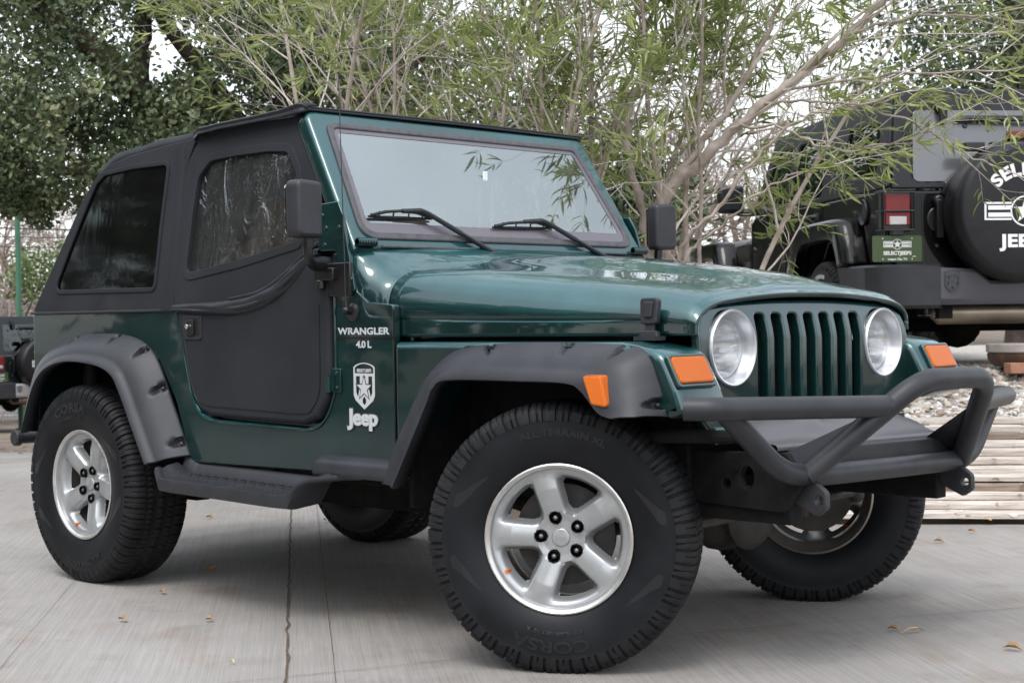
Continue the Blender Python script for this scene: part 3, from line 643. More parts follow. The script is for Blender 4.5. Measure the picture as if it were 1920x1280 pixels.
for k, par in enumerate(rb):
    q = MB()
    for i in range(24):
        for j in range(4):
            x = .72+i*.0265; y = -.802-j*.024; z = .4405-(x-.70)*.018+.020-.0165*j/3
            q.tube([(x-.007, y, z), (x+.007, y+(.006 if (i+j) % 2 else -.006), z)], .0032, 5)
    if k: q = q.mirror()
    q.build('tread_studs', M['trim'], par)

# ------------------------------------------------------------------ doors
def wy(p, base=.752, lean=.078):                       # sides above the belt line lean inwards
    k = max(0, p.z-1.05); return Vector((p.x, -(base-lean*k) if True else p.y, p.z))
def leaned(mb, lean=.085, z0=1.05, curve=.06):
    mb.v = [(x, y+(max(0, z-z0)*lean+max(0, z-z0)**2*curve), z) for x, y, z in mb.v]; return mb
ld = rnd([(.574, 1.045), (.584, .99), (.611, .90), (.640, .80), (.666, .728), (.707, .684), (.775, .664), (1.05, .657), (1.30, .652), (1.378, .676), (1.427, .742), (1.443, .83), (1.442, 1.0), (1.440, 1.205), (1.36, 1.213, .03), (1.27, 1.14), (1.15, 1.075), (.95, 1.045)], .02, 4)
mb = MB(); mb.shape([ld], .046, .016, SIDE(-.738)); doors = both(mb, 'door', M['vinyl'], J, smooth=60)
mb = MB(); mb.tube(crom([(.62, -.7625, 1.0), (.647, -.7625, .84), (.688, -.7625, .735), (.73, -.7625, .708), (.80, -.7625, .700), (1.05, -.7625, .694), (1.30, -.7625, .690), (1.355, -.7625, .712), (1.388, -.7625, .76), (1.395, -.7625, .83), (1.395, -.7625, 1.05)], 5), .0014, 5)
st = [mb, mb.mirror()]
for k, d in enumerate(doors):
    st[k].build('stitching', M['black'], d)
    for q in ('handle_plate',):
        F_ = frame((.681, -.762, .979), (1, 0, 0), (0, 0, 1))
        h = MB(); h.shape([rnd([(-.055, -.043), (-.058, .043), (.055, .043), (.055, -.043)], .010), rnd([(-.034, -.031), (-.036, .031), (.040, .031), (.040, -.031)], .008)], .007, .002, F_)
        h2 = MB(); h2.shape([rnd([(-.030, -.029), (-.030, .029), (.010, .029), (.010, -.029)], .006)], .02, .004, F_ @ Matrix.Translation((0, 0, .001)))
        h3 = MB(); h3.shape([rnd([(-.036, -.032), (-.036, .032), (.042, .032), (.042, -.032)], .008)], .004, 0, F_ @ Matrix.Translation((0, 0, .0012)))
        h4 = MB(); h4.lathe([(.0085, 0), (.0085, .006), (.006, .008), (0, .0085)], 16, F_ @ Matrix.Translation((-.016, .004, .0125)))
        for a_, b_ in ((-.048, .036), (.047, .036), (-.047, -.036), (.047, -.036)): h.lathe([(.0035, 0), (.003, .003), (0, .004)], 8, F_ @ Matrix.Translation((a_, b_, .003)))
        if k: h, h2, h3, h4 = h.mirror(), h2.mirror(), h3.mirror(), h4.mirror()
        hp = h.build('door_handle', M['trim'], d); h3.build('recess', M['black'], hp); h2.build('paddle', M['black'], hp); h4.build('lock', M['chrome'], hp)
ud = rnd([(.553, 1.050), (.550, 1.15), (.553, 1.50), (.575, 1.595), (.625, 1.665, .05), (.72, 1.690), (1.0, 1.697), (1.240, 1.694), (1.345, 1.45), (1.392, 1.222), (1.350, 1.205), (1.26, 1.135), (1.15, 1.078), (1.03, 1.050), (.90, 1.041)], .03, 4)
uw = rnd([(.618, 1.172), (.632, 1.40), (.645, 1.525, .05), (.712, 1.582, .06), (.86, 1.588), (1.05, 1.588), (1.165, 1.578, .05), (1.222, 1.50, .05), (1.250, 1.40), (1.262, 1.264, .01), (.95, 1.212)], .03, 5)
uo = rnd([(p[0]*1.0, p[1]) for p in uw], 0)
def grow(o, d):
    c = Vector((sum(p[0] for p in o)/len(o), sum(p[1] for p in o)/len(o))); out = []; n = len(o)
    for i in range(n):
        a, b = Vector(o[i-1]), Vector(o[(i+1) % n]); t = (b-a).normalized(); nn = Vector((t.y, -t.x))
        if nn.dot(Vector(o[i])-c) < 0: nn = -nn
        out.append(tuple(Vector(o[i])+nn*d))
    return out
mb = MB(); mb.shape([ud, uw], .022, .005, SIDE(-.747)); leaned(mb)
mb.shape([grow(uw, .030), grow(uw, -.006)], .010, .002, None) if False else None
uds = both(mb, 'upper_door', M['vinyl'], J, smooth=60)
bnd = MB(); bnd.shape([grow(uw, .026), grow(uw, -.004)], .008, .003, SIDE(-.758)); leaned(bnd)
win = MB(); win.shape([grow(uw, .004)], 0, 0, SIDE(-.7445)); leaned(win)
fold = MB()
def foldrow(path, w0, amp, n=7, ph=0):
    P = crom([Vector(p) for p in path], 10); rows = []
    for i, p in enumerate(P):
        t = i/(len(P)-1); d = (P[min(i+1, len(P)-1)]-P[max(i-1, 0)]).normalized(); up = Vector((-d.z, 0, d.x)); up = up if up.z > 0 else -up
        wv = w0*(math.sin(PI*min(1, max(0, .06+.90*t)))**.5)
        row = []
        for j in range(n):
            a = -PI/2+PI*j/(n-1)
            k = 1+.14*math.sin(t*23+ph+j*.9)+.08*math.sin(t*41+j*1.7+ph)
            row.append(p+up*(math.sin(a)*wv)+Vector((0, -math.cos(a)*amp*k, 0)))
        rows.append(row)
    return rows
fp_ = [(.560, -.752, 1.052), (.70, -.754, 1.046), (.90, -.755, 1.048), (1.05, -.755, 1.064), (1.17, -.754, 1.102), (1.27, -.750, 1.16), (1.35, -.742, 1.212), (1.39, -.738, 1.225)]
fold.loft(foldrow(fp_, .030, .020)); fold.loft(foldrow([(x, y-.006, z-.006) for x, y, z in fp_], .012, .016, ph=2)); fold.loft(foldrow([(x, y, z+.030) for x, y, z in fp_[2:]], .012, .012, ph=1))
for k, d in enumerate(uds):
    (bnd if not k else bnd.mirror()).build('window_binding', M['vinyl'], d); (win if not k else win.mirror()).build('window', M['doorwin'], d); (fold if not k else fold.mirror()).build('folded_hem', M['vinylfold'], d, smooth=70)
mb = MB()
for z, h in ((.803, .078),):
    mb.shape([rnd([(1.447, z-h/2), (1.447, z+h/2), (1.490, z+h/2), (1.490, z-h/2)], .004)], .008, .002, SIDE(-.751)); mb.tube([(1.440, -.764, z-h/2), (1.440, -.764, z+.012)], .011, 12); mb.box((1.45, -.757, z-.01), (.03, .012, .05))
    mb.lathe([(.006, 0), (.005, .004), (0, .005)], 10, frame((1.472, -.755, z+.024), (1, 0, 0), (0, 0, 1))); mb.lathe([(.006, 0), (.005, .004), (0, .005)], 10, frame((1.472, -.755, z-.024), (1, 0, 0), (0, 0, 1)))
both(mb, 'door_hinge', M['green'], J)

# ------------------------------------------------------------------ soft top
TOPL = .095
def topy(z): k = max(0, z-1.04); return .746-k*.075-k*k*.06
spine = [(-.478, 1.040), (-.36, 1.200), (-.20, 1.420), (-.105, 1.555), (-.045, 1.625), (.03, 1.660), (.16, 1.682), (.42, 1.699), (.55, 1.705), (.70, 1.708), (.95, 1.714), (1.10, 1.717), (1.20, 1.718)]
P = crom([Vector((x, 0, z)) for x, z in spine], 5)
def roof_rows(P, drop=.052):
    rows = []
    for i, p in enumerate(P):
        d = (P[min(i+1, len(P)-1)]-P[max(i-1, 0)]).normalized(); nrm = Vector((-d.z, 0, d.x))
        row = []
        for j in range(-22, 23):
            t = j/22; a = abs(t); e = max(0, (a-.86)/.14)
            yy = topy(p.z)-.004; y = math.copysign(yy*(a if a < .86 else .86+.14*math.sin(e*PI/2)**1.0), t)
            dep = .052*(1-math.sqrt(max(0, 1-e*e)))
            sag = .010*math.cos(a*PI*.5)+.0025*math.sin(p.x*23+y*9)
            row.append(Vector((p.x, y, p.z))+nrm*(sag-dep))
        rows.append(row)
    return rows
mb = MB(); mb.loft(roof_rows(P)); mb.build('soft_top_roof', M['vinylq'], J, smooth=70, thick=.006)
qp = rnd([(-.476, 1.043), (-.36, 1.196), (-.205, 1.406), (-.125, 1.515), (-.065, 1.575), (.01, 1.615), (.16, 1.642), (.42, 1.662), (.600, 1.672), (.566, 1.60), (.545, 1.48), (.542, 1.20), (.542, 1.043)], .02, 4)
qw = rnd([(-.312, 1.130, .035), (-.20, 1.318), (-.10, 1.480), (-.055, 1.550, .03), (0.0, 1.582, .02), (.20, 1.594), (.440, 1.592, .03), (.425, 1.35), (.412, 1.125, .03)], .03, 6)
mb = MB(); mb.shape([qp, qw], .014, .003, SIDE(-.742)); leaned(mb, .075, 1.04, .06)
qs = both(mb, 'soft_top_quarter', M['vinylq'], J, smooth=60)
bn = MB(); bn.shape([grow(qw, .012), grow(qw, -.006)], .008, .003, SIDE(-.750)); leaned(bn, .075, 1.04, .06)
wn = MB(); wn.shape([grow(qw, .004)], 0, 0, SIDE(-.744)); leaned(wn, .075, 1.04, .06)
# roll-bar bulge behind the door and the lower hem
bl = MB(); rows = []
for i in range(15):
    t = i/14; z = 1.045+.60*t; x0 = .500+.02*math.sin(t*3)
    rows.append([Vector((x0+.045*math.cos(a)*(1-.2*t), -(topy(z)-.002+.018*math.sin(a)), z)) for a in [PI*k/8 for k in range(9)]])
bl.loft(rows)
hem = MB(); hem.tube([(-.476, -.751, 1.044), (.548, -.751, 1.044)], .006, 8)
for k, d in enumerate(qs):
    (bn if not k else bn.mirror()).build('window_binding', M['vinyl'], d); (wn if not k else wn.mirror()).build('window', M['rearwin'], d)
    (bl if not k else bl.mirror()).build('roll_bar_bulge', M['vinyl'], d, smooth=80); (hem if not k else hem.mirror()).build('hem', M['trim'], d)
# front drip flap above the doors, with the pinched corner at the windshield header
mb = MB(); rows = []
for x, zl, zh, y in ((.60, 1.662, 1.696, .690), (.66, 1.678, 1.704, .712), (.80, 1.684, 1.709, .718), (1.0, 1.688, 1.714, .718), (1.15, 1.691, 1.721, .718), (1.235, 1.696, 1.733, .716), (1.255, 1.700, 1.733, .706), (1.265, 1.706, 1.722, .690)):
    rows.append([Vector((x, -(y-.045), zh+.002)), Vector((x, -(y-.012), zh+.001)), Vector((x, -(y+.003), zh-.006)), Vector((x, -(y-.002), (zl+zh)/2)), Vector((x, -(y+.002), zl)), Vector((x, -(y-.02), zl+.002))])
rw_ = [crom(r, 3) for r in rows]; mb.loft(rw_); mb.build('roof_side_flap', M['vinylfold'], J, smooth=60, thick=.004)
mb = MB(); mb.loft([[Vector((p.x, -p.y, min(p.z, 1.720))) for p in r][::-1] for r in rw_]); mb.build('roof_side_flap', M['vinylfold'], J, smooth=60, thick=.004)
mb = MB(); rows = []
for y in [(-.700+i*.05) for i in range(29)]:
    c = .004*(1-(y/.7)**2)
    rows.append([Vector((1.14, y, 1.718+c)), Vector((1.225, y, 1.7215+c)), Vector((1.256, y, 1.721+c)), Vector((1.266, y, 1.716+c)), Vector((1.264, y, 1.710+c)), Vector((1.24, y, 1.706+c))])
mb.loft(rows); mb.build('header_strip', M['vinyl'], J, smooth=60)
mb = MB(); mb.tube([(1.262, -.69, 1.709), (1.264, 0, 1.713), (1.262, .69, 1.709)], .004, 8); mb.build('header_seal', M['black'], J)

# ------------------------------------------------------------------ windshield
WF = frame((1.522, 0, 1.278), (0, 1, 0), (-.526, 0, .850))
def tr(o): return o
glo = rnd([(-.673, .0, .055), (.673, .0, .055), (.618, .437, .035), (-.618, .437, .035)], .05, 8)
so_ = rnd([(-.694, -.022, .065), (.694, -.022, .065), (.635, .455, .045), (-.635, .455, .045)], .05, 8)
fi = rnd([(-.640, .044, .02), (.640, .044, .02), (.598, .416, .02), (-.598, .416, .02)], .02, 6)
fo = rnd([(-.742, -.062, .004), (.742, -.062, .004), (.718, .25), (.699, .508, .045), (-.699, .508, .045), (-.718, .25)], .004, 8)
mb = MB(); mb.shape([fo, grow(glo, .004)], .070, .018, WF @ Matrix.Translation((0, 0, -.032))); wfr = mb.build('windshield_frame', M['green'], J, smooth=50)
mb = MB(); mb.shape([so_, grow(glo, -.004)], .014, .005, WF @ Matrix.Translation((0, 0, .004))); mb.build('windshield_seal', M['seal'], J, smooth=50)
mb = MB(); mb.shape([glo], 0, 0, WF @ Matrix.Translation((0, 0, .003))); ws = mb.build('windshield', M['glass'], J, smooth=30)
mb = MB(); mb.shape([glo, fi], .001, 0, WF @ Matrix.Translation((0, 0, .0042))); mb.build('border_band', M['frit'], ws)
mb = MB(); mb.shape([rnd([(1.366, 1.380), (1.478, 1.386), (1.505, 1.340), (1.532, 1.240), (1.568, 1.095), (1.555, 1.085), (1.47, 1.225), (1.388, 1.225)], .008, 3)], .012, .003, SIDE(-.7485)); leaned(mb, .045, 1.22, .1)
for x, z in ((1.405, 1.342), (1.425, 1.30), (1.42, 1.245), (1.49, 1.30), (1.545, 1.165), (1.555, 1.13)): mb.lathe([(.0075, 0), (.006, .004), (0, .005)], 10, frame((x, -.7545+(z-1.22)*.045, z), (1, 0, 0), (0, 0, 1)))
both(mb, 'windshield_bracket', M['green'], J)
mb = MB(); mb.tube([(1.560, -.735, 1.250), (1.560, -.655, 1.250)], .0125, 12); mb.tube([(1.560, -.735, 1.250), (1.560, -.655, 1.250)], .009, 12)
for k in range(7): mb.tube([(1.560, -.73+k*.0115, 1.250), (1.560, -.726+k*.0115, 1.250)], .0145, 12)
both(mb, 'windshield_hinge', M['green'], J)
for s in (-1, 1): mb = MB(); mb.box((1.445, s*.766, 1.148), (.095, .035, .042)); mb.box((1.50, s*.757, 1.13), (.11, .014, .11)); mb.tube([(1.42, s*.772, 1.10), (1.42, s*.772, 1.13)], .016, 12); mb.build('mirror_bracket', M['black'], J, bevel=.004)
for s in (-1, 1):
    mb = MB(); c = Vector((1.505, -.905, 1.352)); m_ = Matrix.Translation(c) @ Matrix.Rotation(R_(8), 4, 'Z')
    mb.shape([rnd([(-.056, -.092, .026), (-.056, .092, .026), (.056, .088, .020), (.056, -.092, .020)], .02, 5)], .064, .014, m_ @ frame((0, 0, 0), (0, 1, 0), (0, 0, 1)))
    ar = MB(); ar.tube(fillet3([(1.44, -.775, 1.172), (1.475, -.845, 1.168), (1.497, -.885, 1.200), (1.500, -.885, 1.262)], .03), [.018]*3+[.017]*20, 12) if False else ar.tube(fillet3([(1.44, -.775, 1.172), (1.475, -.845, 1.170), (1.495, -.885, 1.195), (1.500, -.887, 1.262)], .03), .0155, 12)
    for k in range(4): ar.tube([(1.500, -.887, 1.232+k*.006), (1.500, -.887, 1.235+k*.006)], .020, 12)
    gl_ = MB(); gl_.shape([rnd([(-.047, -.080), (-.047, .080), (.047, .078), (.047, -.080)], .016, 4)], .003, 0, m_ @ frame((-.038, 0, 0), (0, -1, 0), (0, 0, 1)))
    if s > 0: mb, ar, gl_ = mb.mirror(), ar.mirror(), gl_.mirror()
    mo = mb.build('wing_mirror', M['trim'], J, smooth=50); ar.build('mirror_arm', M['black'], mo); gl_.build('mirror_glass', M['chrome'], mo)

for s in (-1, 1):
    mb = MB(); mb.box((1.385, s*.700, 1.23), (.12, .02, .17)); mb.build('pillar_trim', M['interior'], J)
# wipers
def wpt(y, s, o): return WF @ Vector((y, s, o))
for (y0, s0, y1, s1, py, pz) in ((-.632, .064, -.345, .066, -.100, -.092), (-.062, .042, .250, .050, .486, -.092)):
    mb = MB(); a = wpt(y1-.03, s1+.010, .030); p = wpt(py, pz, .020)
    mid = a.lerp(p, .45)
    mb.tube([wpt(y0+(y1-y0)*.5, (s0+s1)/2+.014, .030), wpt(y1-.06, s1+.016, .034), a, mid], [.008, .009, .009, .010], 8); mb.tube([mid, p], [.011, .015], 8, flat=.7); mb.tube([p+Vector((-.0, 0, -.01)), p+Vector((.01, 0, .012))], .014, 12)
    wa = mb.build('wiper_arm', M['trim'], J)
    mb = MB(); mb.tube([wpt(y0, s0, .012), wpt((y0+y1)/2, (s0+s1)/2, .009), wpt(y1, s1, .012)], [.004, .007, .004], 6)
    mb.tube([wpt(y0+.01, s0+.003, .016), wpt(y0+(y1-y0)*.25, s0+.012, .026), wpt((y0+y1)/2, s0+.016, .030), wpt(y0+(y1-y0)*.75, s1+.012, .026), wpt(y1-.01, s1+.003, .016)], .006, 6)
    for f in (.16, .38, .62, .84): mb.tube([wpt(y0+(y1-y0)*f, s0+.002, .012), wpt(y0+(y1-y0)*f, s0+.014, .026)], .003, 6)
    mb.build('wiper_blade', M['black'], wa)

# antenna
mb = MB(); F_ = frame((1.549, -.747, 1.024), (1, 0, 0), (0, 0, 1)); mb.lathe([(.031, 0), (.031, .004), (.022, .010), (.016, .012), (0, .013)], 24, F_)
mb.tube([(1.549, -.757, 1.024), (1.549, -.775, 1.026)], .010, 10); mb.ball((1.549, -.777, 1.03), .012, 7); mb.tube([(1.549, -.777, 1.03), (1.548, -.777, 1.062)], .0065, 8)
an = mb.build('antenna', M['black'], J); mb = MB(); mb.tube([(1.548, -.777, 1.06), (1.545, -.776, 1.20), (1.538, -.776, 1.45), (1.528, -.775, 1.790)], [.0023, .002, .0017, .0014], 6); mb.ball((1.528, -.775, 1.792), .004, 5); mb.build('mast', M['black'], an)

# lettering and emblems on the cowl sides
def star(R, r, n=5, rot=PI/2, c=(0, 0)): return [(c[0]+(R if k % 2 == 0 else r)*math.cos(rot+PI*k/n), c[1]+(R if k % 2 == 0 else r)*math.sin(rot+PI*k/n)) for k in range(2*n)]
def shield(mbs, mbd, F, sz):                             # sz = total height; mbs: bright marks, mbd: dark marks
    h = sz; wd = sz*.345
    def T(z): return F @ Matrix.Translation((0, 0, z))
    out = [(-wd, .40*h)]+[(-wd+wd*2*k/12, .40*h+.085*h*math.sin(PI*k/12)**.8+(.012*h if 0 < k < 12 else 0)) for k in range(1, 12)]+[(wd, .40*h), (wd, -.20*h), (wd*.82, -.31*h), (0, -.5*h), (-wd*.82, -.31*h), (-wd, -.20*h)]
    inn = [(-wd*.88, .385*h)]+[(-wd*.88+wd*1.76*k/12, .385*h+.085*h*math.sin(PI*k/12)**.8+(.006*h if 0 < k < 12 else 0)) for k in range(1, 12)]+[(wd*.88, .385*h), (wd*.88, .27*h), (-wd*.88, .27*h)]
    U = []
    for s in (-1, 1):
        U.append([(s*wd*.76, .21*h), (s*wd*.40, .21*h), (s*wd*.40, -.02*h), (s*wd*.60, -.24*h), (s*wd*.76, -.14*h)])
    U.append([(-wd*.13, .21*h), (wd*.13, .21*h), (wd*.10, .10*h), (-wd*.10, .10*h)])
    U.append([(-wd*.16, -.28*h), (0, -.22*h), (wd*.16, -.28*h), (wd*.16, -.36*h), (0, -.41*h), (-wd*.16, -.36*h)])
    mbs.shape([out, inn]+U, .0006, 0, T(.0004))
    mbd.shape([star(.30*h, .125*h, c=(0, -.05*h))], .0004, 0, T(.0010)); mbs.shape([star(.245*h, .097*h, c=(0, -.05*h))], .0004, 0, T(.0016))
    vs, fs = text_mesh('SELECT JEEPS', .088*h, .0002, .0006*h/.15, xs=.90); mbs.add(vs, fs, T(.0008) @ Matrix.Translation((0, .328*h, 0)))
    vs, fs = shape_mesh([[(-wd*.86, .275*h), (wd*.86, .275*h), (wd*.86, .38*h), (-wd*.86, .38*h)]], .0002); mbd.add(vs, fs, T(.0002))
for s in (-1, 1):
    def FB_(x, z): return frame((x, s*.7480, z), (-s, 0, 0), (0, 0, 1))
    mb = MB(); vs, fs = text_mesh('WRANGLER', .0300, .0004, .0009, xs=1.50, space=1.02); mb.add(vs, fs, FB_(1.598, .9615)); mb.build('model_lettering', M['badge'], J)
    mb = MB(); vs, fs = text_mesh('4.0 L', .0300, .0004, .0010, xs=1.30, space=.95); mb.add(vs, fs, FB_(1.600, .919)); mb.build('engine_lettering', M['badge'], J)
    a, b_ = MB(), MB(); shield(a, b_, FB_(1.600, .787), .150); e = a.build('shield_decal', M['badge'], J); b_.build('dark_parts', M['badgedark'], e)
    mb = MB(); vs, fs = text_mesh('Jeep', .070, .0016, .0030, xs=1.22, space=.95); mb.add(vs, fs, FB_(1.596, .684) @ Matrix.Translation((0, 0, .0026))); e = mb.build('maker_badge', M['badge'], J)
    mb = MB(); vs, fs = text_mesh('Jeep', .070, .0010, .0070, xs=1.22, space=.95); mb.add(vs, fs, FB_(1.596, .684) @ Matrix.Translation((0, 0, .0008))); mb.build('badge_backing', M['badgedark'], e)

# ------------------------------------------------------------------ tube front bumper
TB = Matrix.Translation((3, 0, .6)) @ Matrix.Rotation(-.022, 4, 'X') @ Matrix.Translation((-3, 0, -.6))
bm = MB(); bm.tube(fillet3([(3.00, -.735, .735), (3.035, -.52, .560), (3.05, -.36, .548), (3.05, .36, .548), (3.035, .52, .560), (3.00, .735, .735)], .10, 8), .0305, 20, m=TB)
bump = bm.build('front_bumper', M['tubeblk'], J, smooth=50)
mb = MB(); mb.tube(fillet3([(3.05, -.43, .550), (3.262, -.185, .812), (3.266, .185, .812), (3.05, .43, .550)], .085, 10), .0305, 20, m=TB); mb.build('centre_hoop', M['tubeblk'], bump, smooth=50)
for s in (-1, 1):
    mb = MB(); mb.tube(fillet3([(3.203, s*.262, .738), (3.02, s*.800, .740), (2.955, s*.845, .740)], .075, 8), .0305, 20, m=TB); mb.build('side_tube', M['tubeblk'], bump, smooth=50)
    mb = MB(); vs = [(3.05, s*.425, .575), (3.205, s*.252, .745), (3.00, s*.30, .62), (2.97, s*.44, .60)]; vs2 = [(x-.004, y+.008*s, z-.004) for x, y, z in vs]
    mb.add(vs+vs2, [(0, 1, 2, 3), (7, 6, 5, 4), (0, 4, 5, 1), (1, 5, 6, 2), (2, 6, 7, 3), (3, 7, 4, 0)], TB); mb.build('gusset_plate', M['tubeblk'], bump)
    mb = MB(); mb.shape([rnd([(2.93, .575), (3.03, .56), (3.105, .508, .02), (3.107, .462, .02), (3.075, .440, .01), (2.985, .480)], .01), [(3.083+.0125*math.cos(2*PI*k/16), .485+.0125*math.sin(2*PI*k/16)) for k in range(16)]], .022, .003, TB @ frame((0, s*.405, 0), (1, 0, 0), (0, 0, 1))); mb.build('tow_hook', M['tubeblk'], bump)
    mb = MB(); mb.shape([rnd([(2.60, .61), (3.00, .62), (3.06, .55), (2.99, .455), (2.60, .47)], .02), [(2.87+.024*math.cos(2*PI*k/16), .545+.033*math.sin(2*PI*k/16)) for k in range(16)], [(2.80+.015*math.cos(2*PI*k/16), .525+.015*math.sin(2*PI*k/16)) for k in range(16)]], .03, .003, frame((0, s*.435, 0), (1, 0, 0), (0, 0, 1)))
    mb.lathe([(.010, 0), (.010, .008), (0, .010)], 6, frame((2.84, s*.435-.016, .575), (1, 0, 0), (0, 0, 1))); mb.build('frame_horn', M['dark'], J)
mb = MB(); mb.box((2.975, 0, .585), (.10, .82, .075), TB); mb.box((3.0, 0, .545), (.06, .86, .05), TB); mb.build('bumper_beam', M['tubeblk'], bump, bevel=.008)
mb = MB(); rows = []
for y in [-.46+.046*i for i in range(21)]:
    k = 1 if abs(y) < .34 else max(0, 1-(abs(y)-.34)/.12); b_ = .014 if (.13 < abs(y) < .22) else 0
    rows.append([Vector((2.80, y, .675+.02*k)), Vector((2.86, y, .668+.025*k+b_)), Vector((2.90, y, .652+.018*k+b_)), Vector((2.93, y, .636+.005*k)), Vector((2.975, y, .630)), Vector((2.98, y, .615))])
mb.loft([crom(r, 3) for r in rows], m=TB); mb.build('frame_cover', M['greyplastic'], J, smooth=60)
mb = MB(); mb.box((2.80, 0, .66), (.03, 1.02, .05)); mb.build('grille_lower_panel', M['green'], J, bevel=.01)
mb = MB()
for y, x in ((-.43, 2.965), (-.37, 2.955), (.40, 2.965), (.44, 2.94)): mb.lathe([(.013, 0), (.012, .006), (0, .009)], 12, TB @ Matrix.Translation((x, y, .622)))
mb.build('bumper_bolt', M['black'], bump)
mb = MB(); 
mb.tube(fillet3([(2.45, -.56, .62), (2.68, -.64, .665), (2.93, -.56, .668)], .10), .019, 10)
mb.tube([(2.45, -.56, .62), (2.45, .56, .62)], .018, 10); mb.build('sway_bar', M['dark'], J)
# rear bumper
mb = MB(); mb.box((-.60, 0, .525), (.07, 1.16, .075)); mb.tube([(-.765, -.66, .515), (-.765, .66, .515)], .026, 16)
for s in (-1, 1): mb.box((-.52, s*.4, .52), (.2, .06, .06)); mb.tube([(-.765, s*.655, .515), (-.765, s*.685, .515)], .034, 16); mb.box((-.70, s*.35, .52), (.16, .08, .07))
mb.build('rear_bumper', M['tubeblk'], J, bevel=.006)
for s in (-1, 1):
    mb = MB(); mb.box((-.485, s*.66, .88), (.05, .10, .15)); mb.build('tail_lamp', M['red'], J, bevel=.01)

# ------------------------------------------------------------------ interior
mb = MB()
for s in (-1, 1): mb.tube(fillet3([(.50, s*.60, .56), (.52, s*.58, 1.50), (.52, s*.48, 1.62), (.52, 0, 1.63)], .12), .032, 12); mb.tube(fillet3([(.52, s*.55, 1.60), (.0, s*.56, 1.50), (-.30, s*.58, 1.0), (-.32, s*.58, .6)], .15), .032, 12); mb.tube(fillet3([(.52, s*.55, 1.60), (1.15, s*.56, 1.62), (1.30, s*.60, 1.55)], .1), .028, 12)
mb.build('roll_bar', M['interior'], J)
def seat(x, y, w, m):
    mb = MB(); B = lambda c, d, rx=0: Matrix.Translation(c) @ Matrix.Rotation(rx, 4, 'Y')
    def pad(c, d, rx, r):
        m_ = Matrix.Translation(c) @ Matrix.Rotation(rx, 4, 'Y'); mb.shape([rnd([(-d[1]/2, -d[2]/2), (-d[1]/2, d[2]/2), (d[1]/2, d[2]/2), (d[1]/2, -d[2]/2)], r, 5)], d[0], .035, m_ @ frame((0, 0, 0), (0, 1, 0), (0, 0, 1)))
    pad((x, y, .72), (.50, w, .15), 0, .05); pad((x-.24, y, 1.02), (.14, w, .58), R_(-14), .09); pad((x-.325, y, 1.38), (.10, w*.55, .17), R_(-10), .05)
    return mb.build('seat', m, J, smooth=50)
seat(1.02, -.34, .48, M['seat']); seat(1.02, .34, .48, M['seat']); seat(.22, 0, .95, M['seat'])
mb = MB(); mb.shape([rnd([(-.70, -.13), (-.70, .10), (-.2, .14), (.2, .14), (.70, .10), (.70, -.13)], .04, 4)], .26, .04, frame((1.40, 0, 1.10), (0, 1, 0), (0, 0, 1))); mb.build('dashboard', M['greyplastic'], J)
mb = MB(); st_ = frame((1.20, .35, 1.14), (0, 1, 0), (.35, 0, .94)); mb.add(*(lambda q: (q.v, q.f))(MB().tube([(.185*math.cos(2*PI*k/32), .185*math.sin(2*PI*k/32), 0) for k in range(33)], .014, 8)), st_)
for a in (0, PI*.5, PI, PI*1.5): mb.tube([(0, 0, 0), (.18*math.cos(a), .18*math.sin(a), 0)], .012, 6, m=st_)
mb.tube([(1.20, .35, 1.14), (1.38, .35, 1.05)], .03, 10); mb.build('steering_wheel', M['interior'], J)
mb = MB(); mb.shape([rnd([(-.12, -.03), (-.12, .03), (.12, .03), (.12, -.03)], .02)], .03, .008, frame((1.30, 0, 1.585), (0, 1, 0), (0, 0, 1))); mb.build('rear_view_mirror', M['interior'], J)
mb = MB(); mb.box((1.385, 0.03, 1.515), (.004, .020, .035)); mb.build('inspection_sticker', M['white'], J)

# ------------------------------------------------------------------ ground, terrace and drive
Tv = Vector((.79, .613, 0)).normalized(); Nv = Vector((-Tv.y, Tv.x, 0))     # along and across the sleeper slope
T0 = 1.14
def smooth(x): x = max(0, min(1, x)); return x*x*(3-2*x)
def gz(x, y):
    p = Vector((x, y, 0)); t = p.dot(Nv)-T0; s = p.dot(Tv)
    ramp = .66*max(0, min(1, t/1.62)) if t < 1.62 else .66
    ter = ramp*smooth((s-.8)/1.2)+(-.012 if t > -.01 and s > .9 else 0)
    if t > 2.2: ter -= .10*smooth((t-2.2)/.8)*smooth((3.4-s)/1.2)*smooth((s-.8)/1.2)
    d = (p-Vector((CAM.x, CAM.y, 0))).dot(FH)
    fall = -.046*max(0, d-11)*smooth((.5-s)/2.5)
    return max(fall, -1.2)+ter
def hgrid(x0, x1, y0, y1, st, fz, M_=None, keep=None):
    nx = int((x1-x0)/st)+1; ny = int((y1-y0)/st)+1; vs = []
    for j in range(ny):
        for i in range(nx):
            p = Vector((x0+i*st, y0+j*st, 0)); 
            if M_: p = M_ @ p
            vs.append((p.x, p.y, fz(p.x, p.y)))
    fs = [(j*nx+i, j*nx+i+1, (j+1)*nx+i+1, (j+1)*nx+i) for j in range(ny-1) for i in range(nx-1) if keep is None or keep(x0+(i+.5)*st, y0+(j+.5)*st)]
    mb = MB(); mb.add(vs, fs); return mb
